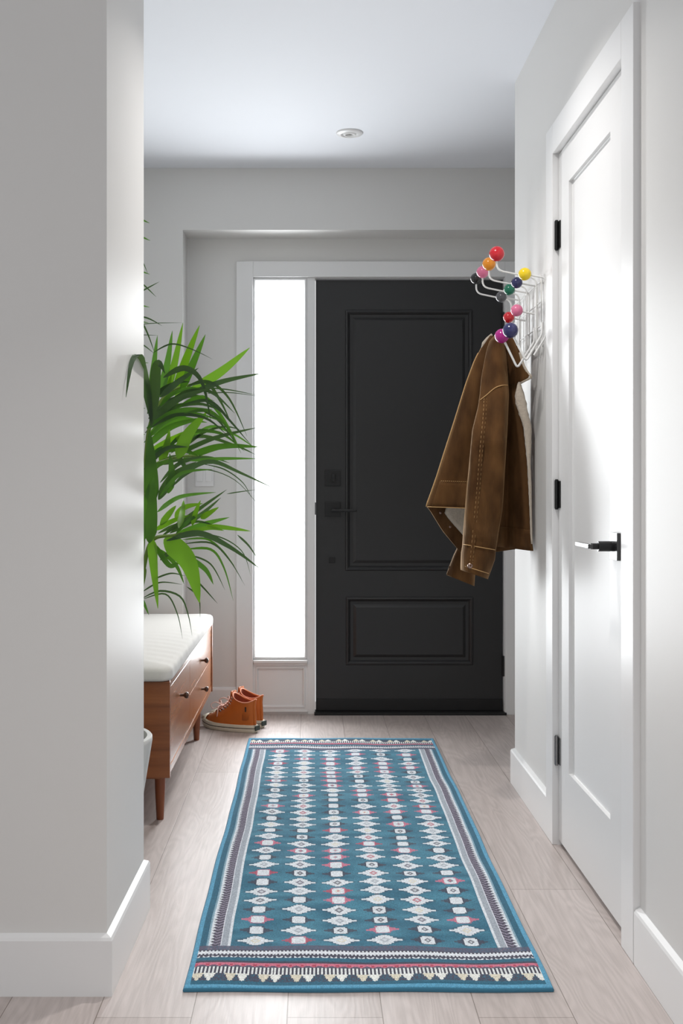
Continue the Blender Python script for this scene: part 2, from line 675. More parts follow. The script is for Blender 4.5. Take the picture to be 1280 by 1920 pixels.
under(lh, b.build('spindle', M_BLACK, smooth=True, angle=40))
b = MB()
b.box((XS - .072, 2.694, hz - .0055), (XS - .06, 2.83, hz + .0055), .002)
under(lh, b.build('lever', M_GUN))

# ------------------------------------------------------------------ recessed ceiling light
YL = 4.605
cx = (655 - VX) * YL / F
cl = thing('ceiling_light', 'small round white recessed light in the foyer ceiling', 'ceiling light', (cx, YL, ZC))
b = MB()
b.lathe([(.030, -.001), (.036, -.009), (.052, -.006), (.056, -.002), (.056, 0)], (cx, YL, ZC), 48)
under(cl, b.build('trim_ring', M_TRIM, smooth=True, angle=50))
b = MB()
b.lathe([(.0, -.003), (.014, -.003), (.018, -.010), (.024, -.010), (.029, -.002)], (cx, YL, ZC), 40)
under(cl, b.build('gimbal', M_TRIM, smooth=True, angle=40))
b = MB()
b.lathe([(.0, -.006), (.010, -.005), (.0135, -.0035)], (cx, YL, ZC), 24)
under(cl, b.build('bulb', M_NICKEL, smooth=True))

# ------------------------------------------------------------------ switch plate in the niche
sp = thing('light_switch', 'white double rocker switch plate half hidden behind palm leaves', 'switch', (fx(383), YW, fz(890)))
b = MB()
b.box((fx(366), YW - .006, fz(912)), (fx(401), YW - .0003, fz(868)), .002)
under(sp, b.build('plate', M_TRIM))
for px in (375, 392):
    b = MB()
    b.box((fx(px - 6), YW - .010, fz(903)), (fx(px + 6), YW - .0058, fz(877)), .0015)
    under(sp, b.build('rocker', M_TRIM))

# ------------------------------------------------------------------ runner rug
def build_rug():
    W, Lr = 0.778, 2.378
    nu, nv = 364, 760
    x0, y0 = -.2705, 2.362
    du, dv = W / nu, Lr / nv
    rng = np.random.default_rng(5)
    u = (np.arange(nu) + .5) * du
    v = (np.arange(nv) + .5) * dv
    U, V = np.meshgrid(u, v)
    col = np.zeros((nv, nu, 3))
    L3 = lambda *c: np.array(lin(c))
    teal, teal2 = L3(42, 98, 122), L3(68, 128, 150)
    bind = L3(88, 154, 186)
    white, cream, grey = L3(212, 218, 224), L3(214, 208, 190), L3(158, 166, 176)
    dark, purple = L3(62, 60, 76), L3(92, 84, 104)
    pink, red, dkred = L3(200, 112, 134), L3(176, 72, 92), L3(112, 52, 72)

    # field with woven streaks
    low = rng.random((nv // 8 + 2, nu // 24 + 2))
    yi, xi_ = np.arange(nv) / 8, np.arange(nu) / 24
    yf, xf = yi - yi.astype(int), xi_ - xi_.astype(int)
    yi, xi_ = yi.astype(int), xi_.astype(int)
    g = (low[yi][:, xi_] * (1 - yf)[:, None] + low[yi + 1][:, xi_] * yf[:, None]) * (1 - xf)[None] + \
        (low[yi][:, xi_ + 1] * (1 - yf)[:, None] + low[yi + 1][:, xi_ + 1] * yf[:, None]) * xf[None]
    t = np.clip((g - .5) * 1.5 + .32 + rng.random((nv, nu)) * .36, 0, 1)
    col[:] = teal * (1 - t[..., None]) + teal2 * t[..., None]

    def put(mask, c, mix=1.0):
        col[mask] = col[mask] * (1 - mix) + c * mix

    # field motifs
    ncol, nrow = 6, 30
    cu0, cdu = W / 2 - 2.5 * .1005, .1005
    cv0, cdv = .25, .0651
    import random as rr
    rs = rr.Random(11)
    near = ["ACAABB", "BABCBA", "CBABAC"]
    for r in range(nrow):
        for c in range(ncol):
            a, bb = np.abs(U - (cu0 + c * cdu)), np.abs(V - (cv0 + r * cdv))
            box = (a < .05) & (bb < .033)
            k = near[r][c] if r < 3 else rs.choice("AAAABBBCC")
            cc = rs.choice([grey, purple, red, cream, grey, dark])
            if k == 'A':
                put(box & (a / .05 + bb / .036 < 1.0), dark, .4)
                s = (bb < .0048) & (a < .041) | (bb < .0105) & (a < .0285) | (bb < .0190) & (a < .0200) | (bb < .0240) & (a < .0135) | (bb < .0290) & (a < .0075)
                put(box & s, white)
                put(box & (a / .0125 + bb / .0165 < 1), cc, .8)
                put(box & (a / .006 + bb / .008 < 1), white if cc is not dkred else red, .7)
            else:
                arm = dark if k == 'B' else (pink if rs.random() < .7 else red)
                put(box & ((bb < .004) & (a < .040) | (bb < .009) & (a < .031) | (bb < .015) & (a < .022)), arm, .85)
                put(box & (a < .019) & (bb < .0245), dark if k == 'B' else pink, .7)
                put(box & ((a < .0155) & (bb < .017) | (a < .0115) & (bb < .0215)), white)
                if rs.random() < .55:
                    put(box & (a / .009 + bb / .013 < 1), dark if k == 'B' else cc, .85)
                    put(box & (a / .004 + bb / .006 < 1), white if k == 'B' else pink, .8)
            # tiny dark tie between motifs
            put((a < .003) & (np.abs(V - (cv0 + (r + .5) * cdv)) < .004), dark, .5)

    # long side borders
    e = np.minimum(U, W - U)
    jag = (np.abs((V / .0165) % 1 - .5) * 2)
    sb = e < .082
    chev = ((V / .0165 + np.where(e < .046, (e - .036) * 60, (.056 - e) * 60)) % 1) < .5
    put(sb, white)
    put(e < .074, grey)
    put(e < .060, L3(214, 218, 226))
    put((e < .058 - 0 * jag), dark)
    put((e < .058) & (e > .036) & chev, L3(150, 142, 160), .75)
    put(e < (.034 + jag * .008), white)
    put(e < .0325, L3(190, 206, 218), .75)
    put(e < .029, teal2, .7)
    put(e < .0265, teal)
    put((e < .0265) & (rng.random((nv, nu)) < .25), L3(40, 84, 108), .6)

    # end borders
    def end(vv):
        m = vv < .215
        put(m, purple, .9)
        put(m & (rng.random((nv, nu)) < .3), teal, .6)
        comb = ((U / .0085) % 1) < .5
        put((vv < .190) & (vv >= .160), dark)
        put((vv < .188) & (vv >= .162) & comb, white)
        put((vv < .181) & (vv >= .170), L3(220, 224, 230))
        put((vv < .160) & (vv >= .140), dark, .8)
        zz = np.abs((U / .0205) % 1 - .5) * 2
        put((vv < .158) & (vv >= .143) & (np.abs((vv - .143) / .015 - zz) < .3) & (zz < .75), white)
        put((vv < .146) & (vv >= .127), teal)
        put((vv < .127) & (vv >= .117), dark, .8)
        pz = np.abs((U / .026) % 1 - .5) * 2
        put((vv < .120) & (vv >= .096), purple)
        put((vv < .119) & (vv >= .100 + .008 * pz), pink)
        put((vv < .112) & (vv >= .103) & (pz < .3), red)
        put((vv < .098) & (vv >= .066), dark)
        put((vv < .097) & (vv >= .067) & comb, L3(222, 226, 226))
        put((vv < .066), dark, .75)
        put((vv < .066) & (rng.random((nv, nu)) < .35), teal, .8)
        # stepped triangles in pairs
        per = .0715
        ph = (U / per) % 1
        for ctr, c in ((.3, cream), (.66, L3(226, 228, 224))):
            a = np.abs(ph - ctr) * per
            dd = np.clip(np.floor((.068 - vv) / .0085), 0, 9)
            put((vv < .067) & (vv > .030) & (a < .0135 - dd * .0029), c)
        put(vv < .030, teal)
    end(V)
    end(Lr - V)
    put(np.minimum(np.minimum(V, Lr - V) * .75, e) < .0115, bind)
    col *= (0.78 + .40 * rng.random((nv, nu)))[..., None]
    col = np.clip(col, 0, 1)

    # gentle waves and a thick bound edge
    vx = np.arange(nu + 1) * du
    vy = np.arange(nv + 1) * dv
    X, Y = np.meshgrid(vx, vy)
    ee = np.minimum(np.minimum(X, W - X), np.minimum(Y, Lr - Y))
    wave = .0018 * np.sin(Y * 9 + 2.5 * X) + .0016 * np.sin(Y * 21 - X * 9) + .001 * np.sin(X * 26 + Y * 4)
    # far left and right corner areas curl up slightly in the photograph's rug
    Z = .0085 + wave * np.clip(ee / .02, .35, 1)
    Z += .0012 * np.exp(-((ee - .006) / .004) ** 2)
    edge_shift = .0035 * np.sin(Y * 5.1 + 1) + .002 * np.sin(Y * 13)
    XX = x0 + X + edge_shift * .45 + .006 * (Y / Lr)
    YY = y0 + Y + .002 * np.sin(X * 17)
    top = np.stack([XX, YY, Z], -1).reshape(-1, 3)
    verts = top.tolist()
    idx = np.arange((nu + 1) * (nv + 1)).reshape(nv + 1, nu + 1)
    faces = np.stack([idx[:-1, :-1], idx[:-1, 1:], idx[1:, 1:], idx[1:, :-1]], -1).reshape(-1, 4).tolist()
    cols = col.reshape(-1, 3)
    # skirt
    ring = list(idx[0, :]) + list(idx[1:, -1]) + list(idx[-1, -2::-1]) + list(idx[-2:0:-1, 0])
    ctr = top.mean(0)
    o = len(verts)
    for lev, (s, z) in enumerate(((.0025, .55), (.001, .0))):
        for k in ring:
            p = top[k]
            d = np.array([(-s if p[0] < ctr[0] else s) if k % (nu + 1) in (0, nu) else 0, (-s if p[1] < ctr[1] else s) if k // (nu + 1) in (0, nv) else 0])
            verts.append([p[0] + d[0], p[1] + d[1], max(.0004, p[2] * z)])
    n = len(ring)
    for k in range(n):
        k2 = (k + 1) % n
        faces.append([int(ring[k2]), int(ring[k]), o + k, o + k2])
        faces.append([o + k2, o + k, o + n + k, o + n + k2])
    edge = np.tile(bind * .6, (2 * n, 1))
    allc = np.concatenate([cols, edge], 0)
    me = bpy.data.meshes.new('runner_rug')
    me.from_pydata(verts, [], faces)
    ca = me.color_attributes.new('weave', 'FLOAT_COLOR', 'CORNER')
    arr = np.ones((len(allc), 4, 4), dtype=np.float32)
    arr[:, :, :3] = allc[:, None, :]
    ca.data.foreach_set('color', arr.ravel())
    me.polygons.foreach_set('use_smooth', [True] * len(me.polygons))
    m = bpy.data.materials.new('woven_rug')
    m.use_nodes = True
    nt = m.node_tree
    bs = nt.nodes['Principled BSDF']
    at = nt.nodes.new('ShaderNodeVertexColor')
    at.layer_name = 'weave'
    nt.links.new(at.outputs['Color'], bs.inputs['Base Color'])
    bs.inputs['Roughness'].default_value = .95
    bs.inputs['Specular IOR Level'].default_value = .1
    bs.inputs['Sheen Weight'].default_value = .15
    tc = nt.nodes.new('ShaderNodeTexCoord')
    nz = nt.nodes.new('ShaderNodeTexNoise')
    nz.inputs['Scale'].default_value = 350
    nt.links.new(tc.outputs['Object'], nz.inputs['Vector'])
    bp = nt.nodes.new('ShaderNodeBump')
    bp.inputs['Strength'].default_value = .5
    bp.inputs['Distance'].default_value = .0015
    nt.links.new(nz.outputs['Fac'], bp.inputs['Height'])
    nt.links.new(bp.outputs['Normal'], bs.inputs['Normal'])
    me.materials.append(m)
    o = bpy.data.objects.new('runner_rug', me)
    C.objects.link(o)
    tag(o, 'long teal blue woven runner rug with white and pink medallions on the floor', 'rug')


build_rug()

# ------------------------------------------------------------------ storage bench
BX0, BX1 = -.895, -.447
BY0, BY1 = 3.50, 5.02
BZ0, BZ1 = .162, .458
bench = thing('storage_bench', 'low brown wooden storage bench on tapered legs along left wall', 'bench', ((BX0 + BX1) / 2, (BY0 + BY1) / 2, 0))
b = MB()
b.box((BX0, BY0 + .022, BZ1 - .022), (BX1 + .0, BY1 - .022, BZ1), .001)
b.box((BX0, BY0 + .022, BZ0), (BX1 + .0, BY1 - .022, BZ0 + .024), .001)
b.box((BX0, BY0 + .022, BZ0 + .024), (BX0 + .012, BY1 - .022, BZ1 - .022))
b.box((BX0 + .012, 4.126, BZ0 + .024), (BX1 - .004, 4.144, BZ1 - .022))
b.box((BX0 + .03, BY0 + .06, BZ0 - .022), (BX1 - .03, BY0 + .09, BZ0 - .0005), .001)
b.box((BX0 + .03, BY1 - .29, BZ0 - .022), (BX1 - .03, BY1 - .26, BZ0 - .0005), .001)
under(bench, b.build('carcass', M_WALNUT_Y))
for y0, y1 in ((BY0, BY0 + .0215), (BY1 - .0215, BY1)):
    b = MB()
    b.box((BX0, y0, BZ0 - .004), (BX1 + .004, y1, BZ1 + .001), .002)
    under(bench, b.build('end_panel', M_WALNUT_X))


def knob(parent, y, z):
    mb = MB()
    n = 18
    prof = [(.0045, -.012), (.0045, .004), (.0045, .012), (.0095, .016), (.0115, .022), (.0095, .027), (.0, .029)]
    rings = [[(BX1 - .002 + x, y + r * math.cos(k / n * 2 * math.pi), z + r * math.sin(k / n * 2 * math.pi)) for k in range(n)] for r, x in prof]
    mb.loft(rings, cap0=True)
    o = mb.build('knob', M_KNOB, smooth=True, angle=60)
    o.parent = parent


M_KNOB = mat('dark_wood_knob', (74, 48, 34), .35)
fz0, fz1 = BZ0 + .026, BZ1 - .024
for nm, y0, y1, z0, z1, ky, kz in (('door', BY0 + .0235, 4.1335, fz0, fz1, 3.83, .357),
                                   ('drawer', 4.1365, BY1 - .0235, .3065, fz1, 4.565, .364),
                                   ('drawer', 4.1365, BY1 - .0235, fz0, .3035, 4.565, .247)):
    b = MB()
    b.box((BX1 - .018, y0, z0), (BX1 - .002, y1, z1), .0015)
    f = under(bench, b.build(nm, M_WALNUT_Y))
    knob(f, ky, kz)
for lx in (-.487, BX0 + .05):
    for ly in (3.602, 4.74):
        b = MB()
        b.lathe([(.0, .0), (.0105, .0), (.012, .002), (.0165, .10), (.0178, BZ0 - .005 if 0 else BZ0 - .001)], (lx, ly, 0), 24)
        under(bench, b.build('leg', M_LEG, smooth=True, angle=50))

# cushion
M_CUSH = mat('off_white_linen', (216, 213, 208), .95, bump=.25, bscale=600)


def cushion():
    x0, x1, y0, y1, z0, z1 = BX0 + .004, BX1 + .009, BY0 - .004, BY1 - .008, BZ1 + .0015, .504
    rad, per = .035, 260

    def outline(ins):
        a0, a1, c0, c1 = x0 + ins, x1 - ins, y0 + ins, y1 - ins
        r = max(rad - ins * .3, .01)
        pts = []
        for cx_, cy_, st, en in ((a1 - r, c0 + r, -90, 0), (a1 - r, c1 - r, 0, 90), (a0 + r, c1 - r, 90, 180), (a0 + r, c0 + r, 180, 270)):
            for k in range(9):
                t = R(st + (en - st) * k / 8)
                pts.append(Vector((cx_ + r * math.cos(t), cy_ + r * math.sin(t), 0)))
            nxt = {-90: 60, 0: 18, 90: 60, 180: 18}[st]
            nx_c = {-90: (a1, c1 - r), 0: (a0 + r, c1), 90: (a0, c0 + r), 180: (a1 - r, c0)}[st]
            p = pts[-1]
            for k in range(1, nxt):
                pts.append(p.lerp(Vector((nx_c[0], nx_c[1], 0)), k / nxt))
        return pts

    mb = MB()
    rings = []
    for z, ins in ((z0, .006), (z0 + .004, .001), (z0 + .010, 0), (z1 - .016, 0), (z1 - .009, .0015), (z1 - .004, .005), (z1 - .001, .010), (z1 + .002, .022),
                   (z1 + .005, .05), (z1 + .008, .09), (z1 + .010, .14), (z1 + .011, .20)):
        ring = []
        for p in outline(ins):
            w = .0022 * math.sin(p.y * 60) * math.sin(p.y * 17) if (z0 + .006 < z < z1 - .002 and p.x > x1 - .02) else 0
            wz = .0012 * math.sin(p.y * 70 + p.x * 30) * (z > z1 - .003) * max(0, (p.x - x0) / (x1 - x0)) ** 2
            ring.append(Vector((p.x + w, p.y, z + wz)))
        rings.append(ring)
    mb.loft(rings, cap0=True, cap1=True)
    o = mb.build('bench_cushion', M_CUSH, smooth=True, angle=60)
    tag(o, 'off-white upholstered cushion pad lying on the wooden bench', 'cushion')


cushion()

# ------------------------------------------------------------------ orange sneakers
M_ORANGE = mat('orange_suede', (190, 98, 20), .6, noise=.18, nscale=14, bump=.15, bscale=500, sheen=.1)
M_CREAM = mat('cream_rubber', (228, 220, 200), .5)
M_LACE = mat('pink_cotton_lace', (226, 188, 176), .9)
M_LINING = mat('rust_lining', (140, 62, 36), .9)
M_HEEL = mat('heel_badge', (52, 66, 62), .6)
M_PIPE = mat('pink_binding', (226, 150, 118), .8)
M_DARKLINE = mat('dark_stripe', (60, 44, 36), .7)


def foot_ring(xt, xh, w, z0, n=40, zf=0.0, zdip=0.0, p=2.4, asym=.004):
    """outline in plan: toe at xt, heel at xh, half width w"""
    out = []
    for k in range(n):
        a = k / n * 2 * math.pi
        ca, sa = math.cos(a), math.sin(a)
        cx_, hx = (xt + xh) / 2, (xt - xh) / 2
        x = cx_ + hx * math.copysign(abs(ca) ** (2 / p), ca)
        t = (x - xh) / max(xt - xh, 1e-6)
        ww = w * (.86 + .28 * math.sin(math.pi * min(1, max(0, t * 1.05 - .1)) ** 1.2)) if xt - xh > .18 else w
        y = ww * math.copysign(abs(sa) ** (2 / p), sa) + asym * math.sin(math.pi * t)
        z = z0 + zf * t - zdip * abs(sa) ** 1.5
        out.append(Vector((x, y, z)))
    return out


def sneaker(loc, ang, label, asym):
    root = thing('high_top_sneaker', label, 'shoe', (0, 0, 0), 'pair of orange sneakers')
    # sole
    b = MB()
    rings = [foot_ring(.150, -.134, .040, .0, asym=asym)]
    for z, g in ((.002, .0025), (.0165, .004), (.0175, .0025), (.020, .0025), (.021, .0035), (.033, .003)):
        rings.append(foot_ring(.150 + g, -.134 - g, .040 + g, z, asym=asym))
    rings = [[p + Vector((0, 0, .012 * max(0, (p.x - .07) / .08) ** 2)) for p in r] for r in rings]
    b.loft(rings, cap0=True, cap1=True)
    b.build('sole', M_CREAM, root, smooth=True, angle=50)
    b = MB()
    b.loft([[Vector((p.x, p.y, z + .012 * max(0, (p.x - .07) / .08) ** 2)) for p in foot_ring(.1536, -.1376, .0436, z, asym=asym)] for z in (.0172, .0203)])
    b.build('sole_stripe', M_DARKLINE, root, smooth=True)
    b = MB()
    b.box((-.1405, -.018, .010), (-.1355, .018, .031), .001)
    sh = b.build('heel_badge', M_HEEL, root)
    # upper
    b = MB()
    lv = [(.138, -.128, .039, .031, 0, 0), (.136, -.129, .0395, .042, 0, 0), (.120, -.128, .039, .056, 0, 0), (.088, -.127, .038, .070, 0, 0),
          (.058, -.126, .0365, .083, 0, 0), (.030, -.125, .036, .098, 0.004, 0), (.008, -.124, .036, .113, .008, .0),
          (-.004, -.125, .0365, .128, .014, .004), (-.012, -.127, .037, .142, .020, .018), (-.014, -.128, .0375, .147, .022, .022)]
    rings = [foot_ring(a, h, w, z, zf=zf, zdip=dip, asym=asym * .6, p=2.2) for a, h, w, z, zf, dip in lv]
    b.loft(rings)
    # rolled collar and inside
    top = rings[-1]
    ctr = sum(top, Vector()) / len(top)
    for s, dz in ((.95, .0), (.91, -.006), (.86, -.04), (.8, -.08)):
        rings2 = [Vector((ctr.x + (p.x - ctr.x) * s, ctr.y + (p.y - ctr.y) * s, p.z + dz)) for p in top]
        o_ = len(b.v)
        n = len(top)
        b.v += [tuple(p) for p in rings2]
        for j in range(n):
            b.f.append((o_ - n + j, o_ - n + (j + 1) % n, o_ + (j + 1) % n, o_ + j))
    b.f.append(tuple(range(len(b.v) - n, len(b.v))))
    b.build('upper', M_ORANGE, root, smooth=True, recalc=True)
    b = MB()
    b.loft([[Vector((ctr.x + (p.x - ctr.x) * s, ctr.y + (p.y - ctr.y) * s, p.z + dz)) for p in top] for s, dz in ((.90, -.004), (.855, -.036), (.795, -.076))], cap1=True)
    b.build('lining', M_LINING, root, smooth=True)
    b = MB()
    b.tube([Vector((p.x, p.y, p.z)) for p in top], .0022, 8, loop=True)
    b.build('collar_binding', M_PIPE, root, smooth=True)
    # toe cap
    b = MB()
    rr_ = []
    for (xt, w, z) in ((.1495, .040, .034), (.147, .038, .043), (.139, .033, .051), (.128, .022, .0565), (.119, .008, .0585)):
        ring = []
        for k in range(17):
            a = (k / 16 - .5) * math.pi
            ring.append(Vector((.112 + (xt - .112) * math.cos(a) ** .8 if abs(math.cos(a)) > 1e-6 else .112, w * math.sin(a) + asym * .4, z + (.006 if z < .05 else .003))))
        rr_.append(ring)
    b.loft(rr_, closed=False)
    b.build('toe_cap', M_CREAM, root, smooth=True, solid=.003)
    # tongue
    b = MB()
    slope = [(.072, .080), (.045, .0945), (.022, .108), (.006, .122), (-.004, .138), (-.008, .156), (-.010, .172)]
    tl = []
    for x, z in slope:
        w = .017 + .004 * (z - .08) / .09
        tl.append([Vector((x + .003 - abs(t) * .006, t * w, z + .002)) for t in (-1, -.5, 0, .5, 1)])
    b.loft(tl, closed=False)
    b.build('tongue', M_ORANGE, root, smooth=True, solid=.004)
    # eyelets + laces
    bl = MB()
    pts = []
    for i, (x, z) in enumerate([(.068, .0815), (.052, .090), (.036, .099), (.022, .1075), (.010, .118), (.002, .130), (-.003, .142)]):
        w = .0265
        lo_, hi_ = next(((p, q) for p, q in zip(lv, lv[1:]) if p[3] <= z <= q[3]), (lv[-2], lv[-1]))
        tt = (z - lo_[3]) / (hi_[3] - lo_[3])
        a_, h_, w_ = [lo_[j] + (hi_[j] - lo_[j]) * tt for j in range(3)]
        x = (a_ + h_) / 2 + (a_ - h_) / 2 * (1 - min(1, w / w_) ** 2.2) ** (1 / 2.2) + .001
        fr_ = a_ - x
        for s in (-1, 1):
            be = MB()
            be.tube([Vector((x - .002, s * w, z)), Vector((x + .0035, s * w * 1.02, z + .0035))], .0035, 10)
            be.build('eyelet', M_STEEL, root, smooth=True)
        pts.append((x, z, w, fr_))
    for i in range(len(pts)):
        x, z, w, fr_ = pts[i]
        x2, z2, w2, fr2 = pts[min(i + 1, len(pts) - 1)]
        for s in (-1, 1):
            bl.tube(catmull([(x + .003, s * w, z + .004), (x * .5 + x2 * .5 + fr_ + .008, 0, z * .5 + z2 * .5 + .008), (x2 + .003, -s * w2, z2 + .004)], 4), .0028, 7)
        bl.tube([(x + .004, -w, z + .004), (x + fr_ + .007, 0, z + .007), (x + .004, w, z + .004)], .0026, 7)
    k0 = Vector((.050, 0, .105))
    for s in (-1, 1):
        bl.tube(catmull([k0, k0 + Vector((.02, s * .02, .014)), k0 + Vector((.036, s * .034, .004)), k0 + Vector((.026, s * .028, -.014)), k0], 6), .0021, 7)
        bl.tube(catmull([k0, k0 + Vector((.0, s * .030, -.004)), k0 + Vector((-.006, s * .044, -.026)), k0 + Vector((-.004, s * .046, -.044))], 5), .0022, 7)
    bl.build('laces', M_LACE, root, smooth=True)
    # heel strip with tab
    b = MB()
    st = []
    for z, x in ((.033, -.1305), (.06, -.1302), (.09, -.1285), (.115, -.1268), (.135, -.129), (.147, -.1305)):
        st.append([Vector((x + .004 * (abs(t)) ** 2 * 1.2, t * .010, z)) for t in (-1, -.5, 0, .5, 1)])
    b.loft(st, closed=False)
    b.build('heel_strip', M_ORANGE, root, smooth=True, solid=.002)
    for s in (1,):
        b = MB()
        b.box((-.104, .0375, .094), (-.097, .0400, .116), .0008)
        b.build('side_tag', M_DARKLINE, root)
    root.location = loc
    root.rotation_euler = (0, 0, ang)
    root.scale = (.985, .985, .985)
    return root


# heel-to-toe direction in plan: to the left and slightly away
ang = math.atan2(.14, -.25)
sneaker((-.355, 4.95, .0004), ang, 'orange suede high-top sneaker in front, toe pointing at the bench', .004)
sneaker((-.328, 5.052, .0004), ang - .03, 'orange high-top sneaker behind its mate, nearer the sidelight', -.004)

# ------------------------------------------------------------------ wall rack with coloured balls
M_WIRE = mat('white_wire', (232, 232, 230), .35)
rack = thing('coat_rack', 'white wire wall coat rack with glossy coloured balls above the jacket', 'coat rack', (XR, 3.78, 1.6))
COL = {'red': (206, 28, 44), 'orange': (236, 148, 26), 'pink': (226, 120, 158), 'black': (24, 24, 26), 'yellow': (240, 208, 16), 'navy': (40, 42, 92),
       'green': (0, 112, 84), 'grey': (84, 86, 90), 'magenta': (172, 24, 130)}
MC = {k: mat('ball_' + k, c, .22, coat=.3) for k, c in COL.items()}
XG = XR - .017            # plane of the grid
wr = .0029


def yk(px, X):
    return X * F / (px - VX)


wf = MB()
balls = []
# long upper hooks
XLONG = .590
for name, px, py, r in (('red', 931, 476, .0243), ('orange', 916.5, 495, .0222), ('pink', 904.5, 510, .0212), ('black', 892.5, 522.5, .0207)):
    Y = yk(px, XLONG)
    c = P(px, py, Y)
    balls.append((name, c, r))
    wf.tube(fillet([c + Vector((0, 0, -.005)), (c.x, Y, c.z - .052), (XG - .0, Y, c.z - .078), (XG, Y, 1.50)], .022), wr, 8)
XSH = .658
for name, px, py, r in (('yellow', 983.5, 514, .0198), ('navy', 968.5, 530, .0183), ('green', 954.5, 543, .0188), ('grey', 939.5, 557, .0192)):
    Y = yk(px, XSH)
    c = P(px, py, Y)
    balls.append((name, c, r))
    wf.tube(fillet([c, (XG + .008, Y - .0, c.z - .012), (XG + .008, Y, 1.535), (XG - .03, Y, 1.475)], .014), wr, 8)
for name, px, py, r in (('pink', 968.5, 582, .0197), ('red', 953.5, 595, .0188)):
    Y = yk(px, XSH + .004)
    c = P(px, py, Y)
    balls.append((name, c, r))
    wf.tube([c, (XG + .004, Y, c.z - .012)], wr, 8)
for name, px, py, r, Y in (('navy', 956.5, 619.5, .0242, 3.48), ('magenta', 940.5, 630, .0232, 3.60)):
    c = P(px, py, Y)
    balls.append((name, c, r))
    k = P(986 if name == 'navy' else 969.5, 677 if name == 'navy' else 690, Y)
    wf.tube(fillet([c, k, (XG, Y, k.z + .085), (XG, Y, 1.58)], .012), .0036, 8)
yA, yB = 3.53, 3.995
for z in (1.715, 1.65, 1.575, 1.515):
    wf.tube([(XG + .004, yA, z), (XG + .004, yB, z)], .0022, 8)
wf.tube(fillet([(XG + .008, yA + .02, 1.74), (XG + .008, yA, 1.72), (XG + .008, yA, 1.50), (XG + .008, yA + .02, 1.48)], .01), .0024, 8)
for y, z in ((yA + .01, 1.715), (yB - .01, 1.715), (yA + .01, 1.515), (yB - .01, 1.515)):
    wf.tube([(XG + .004, y, z), (XR - .0005, y, z)], .004, 8)
under(rack, wf.build('wire_frame', M_WIRE, smooth=True, angle=60))
for name, c, r in balls:
    b = MB()
    b.ball(c, r, 32, 20)
    tag(under(rack, b.build('ball', MC[name], smooth=True)), 'glossy %s ball' % name)


# ------------------------------------------------------------------ corduroy jacket
def cord_mat(name, c1, c2, rib=900):
    m = bpy.data.materials.new(name)
    m.use_nodes = True
    nt = m.node_tree
    bs = nt.nodes['Principled BSDF']
    bs.inputs['Roughness'].default_value = .85
    bs.inputs['Specular IOR Level'].default_value = .2
    bs.inputs['Sheen Weight'].default_value = .55
    bs.inputs['Sheen Roughness'].default_value = .4
    bs.inputs['Sheen Tint'].default_value = (*lin((230, 190, 140)), 1)
    tc = nt.nodes.new('ShaderNodeTexCoord')
    mp = nt.nodes.new('ShaderNodeMapping')
    mp.inputs['Scale'].default_value = (14, 14, 5)
    nt.links.new(tc.outputs['Object'], mp.inputs['Vector'])
    n = nt.nodes.new('ShaderNodeTexNoise')
    n.inputs['Scale'].default_value = 1.4
    n.inputs['Detail'].default_value = 5
    nt.links.new(mp.outputs['Vector'], n.inputs['Vector'])
    cr = nt.nodes.new('ShaderNodeValToRGB')
    cr.color_ramp.elements[0].position = .35
    cr.color_ramp.elements[0].color = (*lin(c1), 1)
    cr.color_ramp.elements[1].position = .7
    cr.color_ramp.elements[1].color = (*lin(c2), 1)
    nt.links.new(n.outputs['Fac'], cr.inputs['Fac'])
    nt.links.new(cr.outputs['Color'], bs.inputs['Base Color'])
    wv = nt.nodes.new('ShaderNodeTexWave')
    wv.wave_type = 'BANDS'
    wv.bands_direction = 'X'
    wv.inputs['Scale'].default_value = 90
    wv.inputs['Distortion'].default_value = .6
    nt.links.new(tc.outputs['Object'], wv.inputs['Vector'])
    bp = nt.nodes.new('ShaderNodeBump')
    bp.inputs['Strength'].default_value = .25
    bp.inputs['Distance'].default_value = .0012
    nt.links.new(wv.outputs['Fac'], bp.inputs['Height'])
    nt.links.new(bp.outputs['Normal'], bs.inputs['Normal'])
    return m


M_CORD = cord_mat('brown_corduroy', (66, 41, 17), (102, 70, 38))
M_SHERPA = mat('cream_sherpa', (196, 184, 168), .95, noise=.2, nscale=90, bump=1.0, bscale=160, sheen=.3)
M_STITCH = mat('tan_stitching', (196, 156, 104), .8)
M_SNAP = mat('snap_metal', (150, 128, 120), .35, .9)
jk = thing('corduroy_jacket', 'brown corduroy jacket with cream sherpa lining hanging from the rack', 'jacket', P(930, 640, 3.72))


def interp(tab, y):
    if y <= tab[0][0]:
        return tab[0][1:]
    for a, b_ in zip(tab, tab[1:]):
        if y <= b_[0]:
            t = (y - a[0]) / (b_[0] - a[0])
            return [p + (q - p) * t for p, q in zip(a[1:], b_[1:])]
    return tab[-1][1:]


def sleeve(name, tab, Yc, dep, skew, fold, rows=44, n=28, y_end=None):
    """tab rows: (y px, left px, right px); skew = px the right side hangs lower"""
    mb = MB()
    y0, y1 = tab[0][0], tab[-1][0]
    rings = []
    for i in range(rows + 1):
        t = i / rows
        y = y0 + (y1 - y0) * t
        l, r = interp(tab, y)
        ring = []
        yc = Yc(t) if callable(Yc) else Yc
        d = dep(t) if callable(dep) else dep
        for k in range(n):
            a = k / n * 2 * math.pi
            ca, sa = math.cos(a), math.sin(a)
            ca2 = math.copysign(abs(ca) ** .8, ca)
            px = (l + r) / 2 + (r - l) / 2 * ca2
            py = y + skew(t) * (px - l) / max(r - l, 1)
            w = fold(t, a)
            ring.append(P(px, py, yc - d * sa + w))
        rings.append(ring)
    mb.loft(rings)
    return mb, rings


